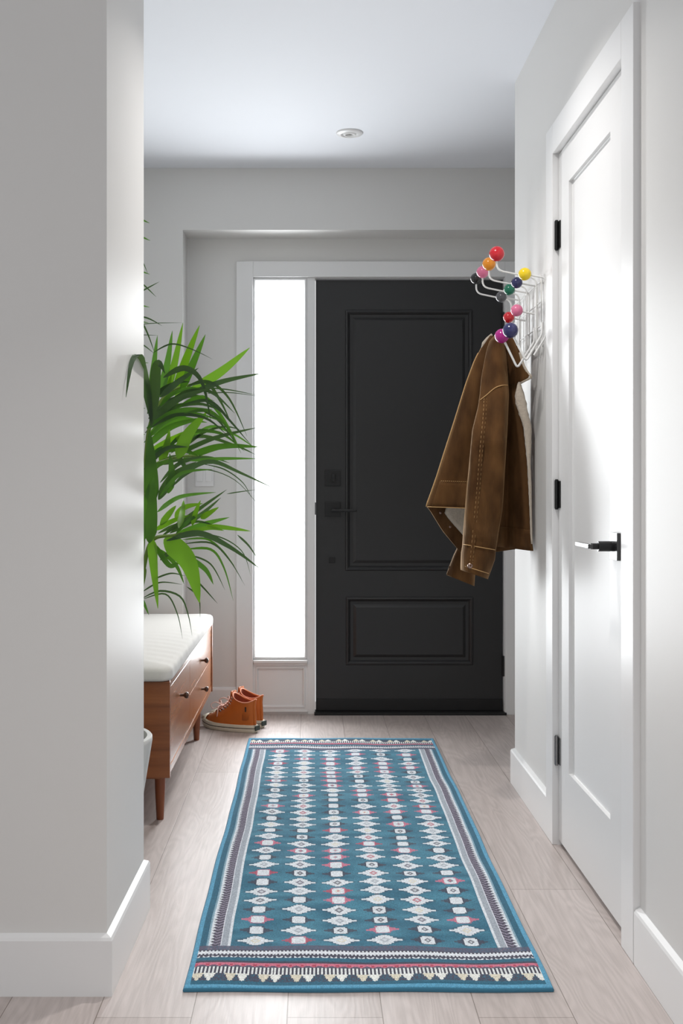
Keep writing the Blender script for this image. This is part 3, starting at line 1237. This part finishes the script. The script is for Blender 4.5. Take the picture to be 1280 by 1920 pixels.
# front sleeve
tabS = [(630, 925, 944), (640, 917, 946.5), (660, 911, 949), (708, 902, 952), (740, 899, 954), (762, 896, 953), (806, 885, 951), (871, 879, 947), (920, 874, 944), (952, 871.5, 942), (993, 868, 934), (1033, 865.5, 927.5), (1050, 864.5, 921), (1066, 864, 914)]


def foldS(t, a):
    s = .005 * math.sin(3 * a + 6 * t) + .005 * math.sin(40 * t + 2 * a) * (t > .45) * math.sin(t * 9)
    s += .006 * math.sin(7 * t + a * 2 + 1)
    return s + .004 * math.exp(-((t - .86) / .06) ** 2) * math.sin(90 * t + a * 3)


mb, ringS = sleeve('sleeve', tabS, lambda t: 3.715 - .10 * min(1, t * 2.2), lambda t: .014 + .030 * min(1, t * 3), lambda t: 17 * max(0, (t - .7) / .3), foldS)
sl = under(jk, mb.build('sleeve', M_CORD, smooth=True, solid=.006, soff=-1))


def child(parent, o):
    o.parent = parent
    return o


def front_at(rings, t, u, out=.002):
    """point on the camera side of a sleeve: u 0..1 from left to right"""
    i = t * (len(rings) - 1)
    i0 = min(int(i), len(rings) - 2)
    f = i - i0
    n = len(rings[0])
    ang_ = math.acos(max(-1, min(1, -math.copysign(abs(1 - 2 * u) ** 1.25, 1 - 2 * u)))) if True else 0
    k = (ang_ / (2 * math.pi)) * n
    k0 = int(k) % n
    g = k - int(k)
    p = (rings[i0][k0] * (1 - g) + rings[i0][(k0 + 1) % n] * g) * (1 - f) + (rings[i0 + 1][k0] * (1 - g) + rings[i0 + 1][(k0 + 1) % n] * g) * f
    return p + Vector((0, -out, 0))


# seam down the sleeve, yoke seam, cuff
sm = MB()
ln = [front_at(ringS, t, u, .0025) for t, u in [(.27, .20), (.35, .27), (.45, .30), (.55, .30), (.65, .31), (.75, .30), (.85, .31), (.95, .32), (.985, .33)]]
pl = catmull(ln, 10)
for off in (-.004, .004):
    for i in range(0, len(pl) - 1):
        if i % 2 == 0:
            sm.tube([pl[i] + Vector((off, 0, 0)), pl[i + 1] + Vector((off, 0, 0))], .0012, 5)
yo = catmull([front_at(ringS, t, u, .002) for t, u in [(.275, .04), (.255, .22), (.225, .5), (.213, .75), (.212, .97)]], 8)
sm.tube(yo, .0016, 6)
child(sl, sm.build('stitching', M_STITCH, smooth=True))
sm = MB()
pr = [p + Vector((0, -.0005, 0)) for p in catmull(ln, 6)]
sm.loft([[p + Vector((-.006, .001, 0)), p + Vector((-.003, -.0015, 0)), p + Vector((.003, -.0015, 0)), p + Vector((.006, .001, 0))] for p in pr], closed=False)
child(sl, sm.build('seam', M_CORD, smooth=True))
cf = MB()
n = len(ringS[0])
last = ringS[-1]
cu = []
for i in (-5, -4, -2, -1):
    c0 = sum(ringS[i], Vector()) / n
    cu.append([c0 + (p - c0) * (1.045 if i != -5 else 1.01) for p in ringS[i]])
c0 = sum(last, Vector()) / n
cu.append([c0 + (p - c0) * 1.03 + Vector((0, 0, -.005)) for p in last])
cu.append([c0 + (p - c0) * .94 + Vector((0, 0, -.003)) for p in last])
cu.append([c0 + (p - c0) * .90 + Vector((0, 0, .03)) for p in last])
cf.loft(cu)
cuff = under(jk, cf.build('cuff', M_CORD, smooth=True))
b = MB()
b.tube([front_at(ringS, .895, u, .0035) for u in (.03, .15, .3, .45, .6, .75, .9, .97)], .0013, 6)
b.tube([front_at(ringS, .985, u, .004) for u in (.03, .15, .3, .45, .6, .75, .9, .97)], .0013, 6)
child(cuff, b.build('stitching', M_STITCH, smooth=True))
b = MB()
q = P(881, 1061, 3.56)
fr = min(cu[3], key=lambda p: (p - q).length)
q = Vector((q.x, fr.y - .0015, q.z))
nn = 16
b.loft([[q + Vector((r * math.cos(k / nn * 6.2832), dy, r * math.sin(k / nn * 6.2832))) for k in range(nn)] for r, dy in ((.0085, .004), (.0085, -.001), (.006, -.003), (.003, -.0015))], cap1=True)
child(cuff, b.build('button', M_SNAP, smooth=True, angle=50))

# body: one wrapped sheet (camera side -> left edge -> far side), open at the hem
leftE = [(627, 921), (640, 911), (649, 904.6), (676, 891), (719, 875), (790, 853), (849, 834), (892, 820.5), (925, 809), (948, 800.5)]


def body_ring(s, inset=0.0, nF=16, nB=26):
    ring = []
    for k in range(nF + nB + 1):
        if k <= nF:                          # camera side, from behind the sleeve to the left edge
            t = 1 - k / nF                   # 1 = right end
            ye = 950 + 5 * t
            y = 630 + (ye - 630) * s
            l, = interp(leftE, y)
            px = l + (935 - l) * t
            bulge = math.sin(math.pi * min(1, t * 1.1)) ** .7
            Y = 3.80 - .035 * bulge * (.35 + .65 * s) + .008 * math.sin(t * 9 + s * 5) * s
        else:
            t = (k - nF) / nB                # far side, from the left edge to the wall
            y_l = 948
            rim = interp([(0, 948), (.09, 972), (.18, 996), (.30, 1020), (.40, 1040), (.55, 1040), (1, 1030)], t)[0]
            y = 630 + (rim - 630) * s
            l, = interp(leftE, 630 + (948 - 630) * s)
            px = l + (965 - l) * t
            Y = 3.80 + .10 * math.sin(math.pi * min(1, t * .9)) * (.3 + .7 * s) + .01 * math.sin(t * 14 + s * 4) * s
        p = P(px + inset * (1 - 2 * 0), y, Y)
        ring.append(p)
    return ring


rows = [body_ring(i / 40) for i in range(41)]
b = MB()
b.loft(rows, closed=False)
body = under(jk, b.build('body', M_CORD, smooth=True, solid=.006))
# hem band on the outside of the camera side and inside rim
b = MB()
hb = []
for i in range(34, 41):
    e = 0.0035 if i > 34 else 0.001
    hb.append([p + Vector((-e * .4, -e - .003, 0)) for p in rows[i][3:16]])
b.loft(hb, closed=False)
hemo = under(jk, b.build('hem_band', M_CORD, smooth=True, solid=.003))
b = MB()
st = [p + Vector((0, -.008, .001)) for p in rows[34][3:16]]
for k in range(len(st) - 1):
    a, c = st[k], st[k + 1]
    for j in range(4):
        if j % 2 == 0:
            b.tube([a.lerp(c, j / 4), a.lerp(c, (j + 1) / 4)], .0013, 5)
st = [p + Vector((0, -.0075, .0)) for p in rows[40][3:17]]
b.tube(st, .0016, 6)
b.tube([r[16] + Vector((-.003, 0, 0)) for r in rows[4:]], .0022, 6)
child(hemo, b.build('stitching', M_STITCH, smooth=True))
# sherpa inside the far side, seen through the open hem
b = MB()
sh = []
for i in range(18, 38):
    sh.append([p + Vector((0, -.013 - .004 * math.sin(i * 1.3 + k), 0)) for k, p in enumerate(rows[i][20:34])])
b.loft(sh, closed=False)
under(jk, b.build('lining', M_SHERPA, smooth=True, solid=.006))
for k, i in ((19, 38), (22, 38)):
    b = MB()
    p = rows[i][k] + Vector((0, -.0045, 0))
    b.ball(p, .0048, 14, 8, (1, .5, 1))
    under(jk, b.build('snap', M_SNAP, smooth=True))

# front panel lying against the wall
rightE = [(640, 962), (700, 968), (724, 969), (752, 968), (795, 979), (830, 983), (871, 988), (911, 990.5), (1006, 995), (1033, 998)]
pr = []
for i in range(41):
    s = i / 40
    ring = []
    for k in range(25):
        t = k / 24
        yb = 1024 + 9 * t
        y = 640 + (yb - 640) * s
        r, = interp(rightE, y)
        l = 926
        px = l + (r - l) * t
        Y = 3.70 + .035 * math.sin(math.pi * t) - .02 * t - .012 * math.sin(t * 7 + 1 + s * 2) * s + .006 * math.sin(t * 15 + s * 3) * s
        X = (px - VX) * Y / F
        if X > XR - .012:
            Y = (XR - .012) * F / (px - VX)
        ring.append(P(px, y, Y))
    pr.append(ring)
b = MB()
b.loft(pr, closed=False)
under(jk, b.build('front_panel', M_CORD, smooth=True, solid=.006))
b = MB()
b.loft([[p + Vector((0, -.005, 0)) for p in r] for r in pr[36:41]], closed=False)
under(jk, b.build('front_hem_band', M_CORD, smooth=True, solid=.003))
# sherpa facing along the front edge
fo = [(716, 971.5, 975), (722, 969.5, 977), (734, 966, 981), (752, 965, 986), (775, 972, 990), (800, 981, 996.5), (830, 984, 996), (871, 988, 994.5), (911, 990, 996.5), (960, 992.5, 997), (1005, 994, 998), (1020, 995.5, 998.5)]
rings = []
for i in range(46):
    y = 716 + 304 * i / 45
    l, r = interp(fo, y)
    c = (l + r) / 2
    hw = (r - l) / 2
    Yc = min(3.664, (XR - .011) * F / (r - VX))
    ring = []
    for k in range(14):
        a = k / 14 * 2 * math.pi
        w = 1 + .10 * math.sin(i * 2.3 + k * 1.7)
        ring.append(P(c + hw * math.cos(a) * w, y, Yc + .008 * math.sin(a) * w))
    rings.append(ring)
b = MB()
b.loft(rings, cap0=True, cap1=True)
tag(under(jk, b.build('sherpa_edge', M_SHERPA, smooth=True)), 'cream sherpa front edge')
# collar
cg = [[(941, 633), (948, 629), (956, 630), (962, 634), (967, 640)],
      [(945, 655), (953, 650), (961, 650), (968, 653), (974, 660)],
      [(948, 680), (957, 676), (966, 675), (974, 677), (981, 683)],
      [(951, 702), (960, 700), (970, 699), (981, 698), (989, 698)],
      [(952, 722), (961, 723), (970, 720), (983, 713), (995, 706)]]
b = MB()
rg = []
for i, row in enumerate(cg):
    ring = []
    for k, (px, py) in enumerate(row):
        Y = 3.775 - .018 * k - .003 * i
        Y = min(Y - .05, (XR - .012) * F / (px - VX))
        ring.append(P(px, py, Y))
    rg.append(ring)
b.loft(rg, closed=False)
co = under(jk, b.build('collar', M_CORD, smooth=True, solid=.006, subsurf=2))
b = MB()
edge = [r[-1] for r in rg[1:]] + [rg[-1][3], rg[-1][2]]
b.tube([p + Vector((.001, .004, -.001)) for p in catmull(edge, 6)], .0042, 9)
child(co, b.build('collar_edge', M_SHERPA, smooth=True))
b = MB()
b.tube([P(x, y, 3.80) for x, y in ((922, 627), (914, 635), (907, 644), (903, 653))], [.004, .006, .007, .003], 9)
child(co, b.build('collar_edge', M_SHERPA, smooth=True))
b = MB()
b.tube(fillet([P(946, 640, 3.79), P(952, 626, 3.80), P(958, 640, 3.79)], .01), .0025, 7)
under(jk, b.build('hanging_loop', M_CORD, smooth=True))

# far sleeve with its cuff
tabF = [(780, 893, 925), (900, 880, 915), (980, 868, 905), (1028, 856, 895), (1048, 848, 890), (1062, 843, 889), (1076, 838, 888)]
mb, ringF = sleeve('sleeve', tabF, lambda t: 3.93, lambda t: .03, lambda t: 20 * max(0, (t - .6) / .4), lambda t, a: .004 * math.sin(5 * a + 20 * t), rows=26)
under(jk, mb.build('sleeve', M_CORD, smooth=True, solid=.006, soff=-1))
cf = MB()
cu = []
for i in (-5, -4, -2, -1):
    c0 = sum(ringF[i], Vector()) / n
    cu.append([c0 + (p - c0) * (1.05 if i != -5 else 1.01) for p in ringF[i]])
last = ringF[-1]
c0 = sum(last, Vector()) / n
cu.append([c0 + (p - c0) * 1.03 + Vector((0, 0, -.005)) for p in last])
cu.append([c0 + (p - c0) * .93 + Vector((0, 0, -.003)) for p in last])
cu.append([c0 + (p - c0) * .88 + Vector((0, 0, .03)) for p in last])
cf.loft(cu)
under(jk, cf.build('cuff', M_CORD, smooth=True))

# ------------------------------------------------------------------ potted palm
PX, PY = -.650, 3.15
palm = thing('potted_palm', 'tall green palm in a pale planter between partition and bench', 'plant', (PX, PY, 0))
M_POT = mat('pale_stone_planter', (206, 206, 203), .6, noise=.06, nscale=30, bump=.1, bscale=200)
M_SOIL = mat('soil', (66, 52, 42), .95, noise=.4, nscale=60, bump=1, bscale=80)
M_STEM = mat('palm_stem', (92, 120, 52), .5, noise=.2, nscale=20)
b = MB()
b.lathe([(.0, 0), (.140, 0), (.146, .006), (.176, .20), (.2005, .352), (.2005, .362), (.198, .365), (.186, .365), (.184, .362), (.176, .31), (.0, .31)], (PX, PY, 0), 56)
under(palm, b.build('planter', M_POT, smooth=True, angle=40))
b = MB()
b.lathe([(.0, .328), (.08, .326), (.150, .322), (.1765, .318)], (PX, PY, 0), 40)
under(palm, b.build('soil', M_SOIL, smooth=True))


def leaf_mat():
    m = bpy.data.materials.new('palm_leaf')
    m.use_nodes = True
    nt = m.node_tree
    L, N = nt.links.new, nt.nodes.new
    bs = nt.nodes['Principled BSDF']
    out = nt.nodes['Material Output']
    at = N('ShaderNodeVertexColor')
    at.layer_name = 'tint'
    L(at.outputs['Color'], bs.inputs['Base Color'])
    bs.inputs['Roughness'].default_value = .38
    tr = N('ShaderNodeBsdfTranslucent')
    mx2 = N('ShaderNodeMix')
    mx2.data_type = 'RGBA'
    mx2.blend_type = 'MULTIPLY'
    mx2.inputs[0].default_value = 1
    mx2.inputs[7].default_value = (1.5, 1.5, .5, 1)
    L(at.outputs['Color'], mx2.inputs[6])
    L(mx2.outputs[2], tr.inputs['Color'])
    mx = N('ShaderNodeMixShader')
    mx.inputs[0].default_value = .42
    L(bs.outputs[0], mx.inputs[1])
    L(tr.outputs[0], mx.inputs[2])
    L(mx.outputs[0], out.inputs['Surface'])
    return m


M_LEAF = leaf_mat()
rl = random.Random(21)
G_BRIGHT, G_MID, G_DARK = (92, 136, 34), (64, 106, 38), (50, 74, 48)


class Frond:
    def __init__(self):
        self.mb = MB()
        self.cols = []

    def leaf(self, pts, w, col, tilt=0.0, fold=.18, seg=18):
        """pts: world points, w: full width in metres"""
        c = catmull(pts, max(3, seg // (len(pts) - 1)))
        n = len(c)
        rings = []
        for i, p in enumerate(c):
            t = i / (n - 1)
            tg = (c[min(i + 1, n - 1)] - c[max(i - 1, 0)]).normalized()
            side = Vector((tg.z, 0, -tg.x))
            if side.length < .15:
                side = Vector((1, 0, 0))
            side.normalize()
            side = (side + Vector((0, tilt, 0)))
            side = (side - tg * side.dot(tg)).normalized()
            nrm = side.cross(tg)
            if nrm.y > 0:
                nrm = -nrm
            prof = min(1, (t / .22)) ** .7 * (1 - max(0, (t - .3) / .7) ** 1.7) if t > 0 else .12
            hw = w / 2 * max(prof, .04)
            rings.append([p - side * hw + nrm * hw * fold, p, p + side * hw + nrm * hw * fold])
        n0 = len(self.mb.f)
        self.mb.loft(rings, closed=False)
        jit = rl.uniform(.82, 1.18)
        lc = lin(col)
        self.cols += [(lc[0] * jit, lc[1] * jit, lc[2] * jit)] * (len(self.mb.f) - n0)

    def rachis(self, pts, r0=.006, r1=.002):
        c = catmull(pts, 8)
        n0 = len(self.mb.f)
        self.mb.tube(c, [r0 + (r1 - r0) * i / (len(c) - 1) for i in range(len(c))], 8)
        lc = lin((110, 136, 56))
        self.cols += [lc] * (len(self.mb.f) - n0)
        return c

    def build(self):
        o = self.mb.build('frond', M_LEAF, smooth=True, recalc=False)
        me = o.data
        ca = me.color_attributes.new('tint', 'FLOAT_COLOR', 'CORNER')
        arr = np.ones((len(me.loops), 4), dtype=np.float32)
        for p in me.polygons:
            for li in p.loop_indices:
                arr[li, :3] = self.cols[p.index]
        ca.data.foreach_set('color', arr.ravel())
        under(palm, o)
        return o


SOIL = Vector((PX, PY, .325))


def px_leaves(fr, data, depth):
    for i, (pts, w, kind) in enumerate(data):
        ys = depth(i)
        if isinstance(ys, tuple):
            ya, yb = ys
        pp = []
        for k, (x, y) in enumerate(pts):
            t = k / (len(pts) - 1)
            pp.append(P(x, y, ya + (yb - ya) * t))
        col = {'b': G_BRIGHT, 'm': G_MID, 'd': G_DARK}[kind]
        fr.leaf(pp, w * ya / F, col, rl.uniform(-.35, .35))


def dep(lo, hi, spread=.08):
    def f(i):
        a = rl.uniform(lo, hi)
        return (a, a + rl.uniform(-spread, spread))
    return f


# upper frond
f1 = Frond()
f1.rachis([SOIL + Vector((.02, 0, 0)), P(262, 1000, 3.12), P(272, 880, 3.12), P(283, 790, 3.12), P(318, 735, 3.16), P(380, 717, 3.20)], .009, .003)
px_leaves(f1, [
    ([(283, 760), (287, 700), (295, 629)], 14, 'm'), ([(298, 745), (312, 690), (323, 620)], 15, 'm'), ([(310, 745), (328, 680), (343, 605)], 16, 'b'),
    ([(326, 740), (350, 670), (374, 610)], 16, 'b'), ([(338, 735), (362, 680), (385, 627)], 15, 'm'), ([(351, 738), (415, 697), (468, 652)], 20, 'b'),
    ([(300, 790), (310, 745), (322, 700)], 14, 'b'), ([(318, 780), (335, 740), (350, 700)], 13, 'b')], dep(3.14, 3.26))
px_leaves(f1, [
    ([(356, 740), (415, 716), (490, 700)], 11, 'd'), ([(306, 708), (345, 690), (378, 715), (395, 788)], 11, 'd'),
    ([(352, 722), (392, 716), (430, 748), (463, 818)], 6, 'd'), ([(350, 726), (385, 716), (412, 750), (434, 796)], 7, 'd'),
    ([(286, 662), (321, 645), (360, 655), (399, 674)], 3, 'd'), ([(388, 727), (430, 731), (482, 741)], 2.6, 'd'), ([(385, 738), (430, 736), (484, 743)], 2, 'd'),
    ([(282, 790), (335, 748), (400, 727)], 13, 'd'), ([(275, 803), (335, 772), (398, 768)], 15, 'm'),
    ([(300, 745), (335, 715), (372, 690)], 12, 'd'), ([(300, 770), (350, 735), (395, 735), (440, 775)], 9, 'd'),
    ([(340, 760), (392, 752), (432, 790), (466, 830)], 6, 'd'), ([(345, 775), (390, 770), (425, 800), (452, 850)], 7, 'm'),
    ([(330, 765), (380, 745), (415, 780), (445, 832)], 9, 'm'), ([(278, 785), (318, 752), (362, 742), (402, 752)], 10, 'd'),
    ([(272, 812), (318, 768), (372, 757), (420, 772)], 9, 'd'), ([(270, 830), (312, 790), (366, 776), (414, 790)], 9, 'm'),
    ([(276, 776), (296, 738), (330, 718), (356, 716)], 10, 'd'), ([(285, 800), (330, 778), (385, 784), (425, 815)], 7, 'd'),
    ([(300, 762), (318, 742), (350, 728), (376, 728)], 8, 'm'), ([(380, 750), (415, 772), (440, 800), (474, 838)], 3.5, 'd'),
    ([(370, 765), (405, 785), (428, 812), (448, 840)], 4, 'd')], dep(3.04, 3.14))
for pts, w, k, Y in ([(285, 795), (274, 725), (263, 669), (247, 680), (236, 745)], 17, 'd', (3.0, 2.92, 2.72, 2.6, 2.52)), \
        ([(283, 800), (289, 742), (293, 690), (300, 682), (309, 700)], 21, 'd', (3.0, 2.96, 2.9, 2.88, 2.87)):
    f1.leaf([P(x, y, yy) for (x, y), yy in zip(pts, Y)], w * 2.9 / F, G_DARK, .2)
f1.build()

# middle frond
f2 = Frond()
f2.rachis([SOIL + Vector((.04, -.02, 0)), P(258, 1080, 3.1), P(268, 960, 3.1), P(283, 880, 3.12), P(340, 856, 3.18), P(400, 858, 3.24)], .009, .003)
px_leaves(f2, [
    ([(278, 818), (325, 787), (388, 792)], 15, 'm'), ([(272, 840), (322, 800), (392, 782)], 13, 'm'), ([(272, 858), (318, 828), (372, 800)], 17, 'b'),
    ([(333, 860), (352, 815), (388, 772)], 24, 'b'), ([(330, 853), (400, 822), (480, 802)], 9, 'd'), ([(340, 863), (410, 838), (486, 838)], 14, 'm'),
    ([(355, 864), (420, 860), (482, 860)], 7, 'm'), ([(285, 850), (330, 840), (372, 855)], 15, 'm'), ([(300, 868), (312, 840), (318, 805)], 17, 'b'),
    ([(305, 850), (350, 812), (412, 812), (458, 846)], 8, 'm'), ([(320, 850), (372, 818), (440, 835), (478, 852)], 7, 'd'),
    ([(270, 880), (310, 842), (352, 838)], 10, 'd'), ([(300, 905), (338, 868), (390, 858), (430, 868)], 8, 'd'), ([(268, 900), (296, 872), (330, 862)], 11, 'm'),
    ([(352, 835), (380, 812), (420, 800), (452, 806)], 5, 'd'), ([(300, 870), (335, 860), (352, 890)], 14, 'd'), ([(345, 830), (395, 800), (440, 815), (480, 842)], 6, 'm')], dep(3.10, 3.24))
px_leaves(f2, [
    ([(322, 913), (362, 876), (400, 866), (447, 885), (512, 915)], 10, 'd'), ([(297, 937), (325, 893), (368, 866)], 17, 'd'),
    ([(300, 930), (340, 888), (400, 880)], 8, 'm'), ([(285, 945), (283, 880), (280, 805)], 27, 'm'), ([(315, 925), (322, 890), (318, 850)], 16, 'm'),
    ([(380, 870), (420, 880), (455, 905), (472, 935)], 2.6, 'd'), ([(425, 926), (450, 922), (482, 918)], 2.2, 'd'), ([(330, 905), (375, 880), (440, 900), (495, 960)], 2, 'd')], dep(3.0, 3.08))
f2.build()

# lower frond
f3 = Frond()
f3.rachis([SOIL + Vector((.05, .02, 0)), P(262, 1110, 3.1), P(270, 1060, 3.09), P(287, 1012, 3.08), P(330, 1003, 3.12), P(385, 990, 3.2)], .009, .003)
px_leaves(f3, [
    ([(295, 960), (337, 932), (405, 923)], 9, 'm'), ([(302, 1006), (372, 955), (425, 918)], 8, 'd'), ([(318, 1000), (372, 968), (414, 933)], 9, 'd'),
    ([(323, 1007), (380, 984), (430, 970)], 12, 'm'), ([(288, 995), (325, 976), (355, 966)], 10, 'b'), ([(328, 972), (345, 952), (380, 944)], 12, 'b'),
    ([(376, 972), (392, 962), (410, 951)], 11, 'b'), ([(386, 985), (430, 990), (470, 996)], 9, 'b'), ([(335, 990), (342, 960), (344, 938)], 12, 'b'),
    ([(300, 985), (318, 962), (330, 948)], 12, 'b'), ([(296, 1000), (330, 985), (372, 978), (404, 986)], 7, 'd'), ([(330, 1000), (360, 972), (392, 962)], 7, 'm'), ([(340, 1012), (385, 1010), (415, 1030), (440, 1062)], 4, 'm'),
    ([(300, 1030), (330, 1060), (345, 1095)], 8, 'm'), ([(360, 985), (368, 958), (376, 938)], 10, 'b'), ([(340, 1000), (390, 990), (420, 995)], 9, 'b')], dep(3.10, 3.22))
px_leaves(f3, [
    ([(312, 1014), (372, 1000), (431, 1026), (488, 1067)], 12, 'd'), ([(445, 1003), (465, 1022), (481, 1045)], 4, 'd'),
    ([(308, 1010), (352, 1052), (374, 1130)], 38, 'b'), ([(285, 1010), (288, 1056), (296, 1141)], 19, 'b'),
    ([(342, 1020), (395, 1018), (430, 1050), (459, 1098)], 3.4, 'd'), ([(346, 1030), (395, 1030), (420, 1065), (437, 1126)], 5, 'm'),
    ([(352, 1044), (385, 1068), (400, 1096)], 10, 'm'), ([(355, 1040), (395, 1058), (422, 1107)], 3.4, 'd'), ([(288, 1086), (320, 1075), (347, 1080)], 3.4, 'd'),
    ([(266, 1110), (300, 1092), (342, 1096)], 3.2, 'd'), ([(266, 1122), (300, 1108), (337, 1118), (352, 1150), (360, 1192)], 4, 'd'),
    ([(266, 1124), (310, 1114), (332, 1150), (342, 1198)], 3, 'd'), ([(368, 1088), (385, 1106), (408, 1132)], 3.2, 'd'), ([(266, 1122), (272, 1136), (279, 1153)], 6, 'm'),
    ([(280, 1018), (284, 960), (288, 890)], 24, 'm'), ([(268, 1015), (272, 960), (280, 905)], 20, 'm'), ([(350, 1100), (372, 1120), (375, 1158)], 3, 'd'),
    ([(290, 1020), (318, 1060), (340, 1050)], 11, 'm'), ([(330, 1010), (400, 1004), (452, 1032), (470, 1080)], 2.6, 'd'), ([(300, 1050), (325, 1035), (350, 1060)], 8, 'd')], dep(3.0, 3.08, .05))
f3.build()

# tall frond whose tips show past the partition edge, and two fronds leaning to the foyer wall
f4 = Frond()
f4.rachis([SOIL, P(238, 760, 3.2), P(232, 620, 3.22), P(240, 520, 3.25), P(258, 480, 3.28)], .010, .003)
px_leaves(f4, [
    ([(240, 470), (262, 482), (277, 513)], 3.2, 'd'), ([(238, 510), (268, 533), (293, 557)], 3.6, 'd'), ([(240, 560), (275, 541), (299, 528)], 3.2, 'd'),
    ([(238, 590), (275, 596), (304, 611)], 3.4, 'd'), ([(240, 560), (272, 615), (290, 662)], 4, 'd'), ([(240, 610), (290, 606), (343, 605)], 1.6, 'd'),
    ([(240, 630), (270, 648), (288, 662)], 3, 'd'), ([(238, 628), (270, 628), (297, 629)], 1.6, 'd')], dep(3.18, 3.26, .03))


def wild(fr, pts, nl, length):
    c = fr.rachis(pts, .008, .002)
    m = len(c)
    for i in range(nl):
        t = .35 + .63 * i / nl
        p = c[int(t * (m - 1))]
        tg = (c[min(int(t * (m - 1)) + 1, m - 1)] - c[int(t * (m - 1)) - 1]).normalized()
        for s in (-1, 1):
            sd = tg.cross(Vector((0, 1, 0))).normalized() * s
            ln_ = length * (1 - .5 * abs(t - .6))
            q1 = p + (tg * .45 + sd * .6) * ln_ * .55
            q2 = p + (tg * .55 + sd * .9 + Vector((0, rl.uniform(-.15, .15), -.35))) * ln_
            out = []
            for v in (p, q1, q2):
                v = v.copy()
                v.x = min(max(v.x, XL + .02), -.475)
                v.y = max(v.y, 2.86)
                out.append(v)
            fr.leaf(out, .022, G_MID, rl.uniform(-.3, .3))


wild(f4, [SOIL + Vector((-.02, .02, 0)), Vector((-.70, 3.2, 1.0)), Vector((-.72, 3.25, 1.55)), Vector((-.66, 3.28, 1.95))], 9, .3)
f4.build()
f5 = Frond()
wild(f5, [SOIL + Vector((-.03, 0, 0)), Vector((-.74, 3.12, .8)), Vector((-.78, 3.2, 1.2)), Vector((-.80, 3.3, 1.5))], 9, .26)
f5.build()
b = MB()
for dx, dy, hgt in ((0, 0, .42), (.04, -.02, .38), (-.03, .02, .45), (.05, .02, .34)):
    b.tube([(PX + dx * .8, PY + dy * .8, .32), (PX + dx, PY + dy, .32 + hgt * .5), (PX + dx * 1.2, PY + dy * 1.2, .32 + hgt)], [.016, .012, .008], 10)
under(palm, b.build('stem', M_STEM, smooth=True))
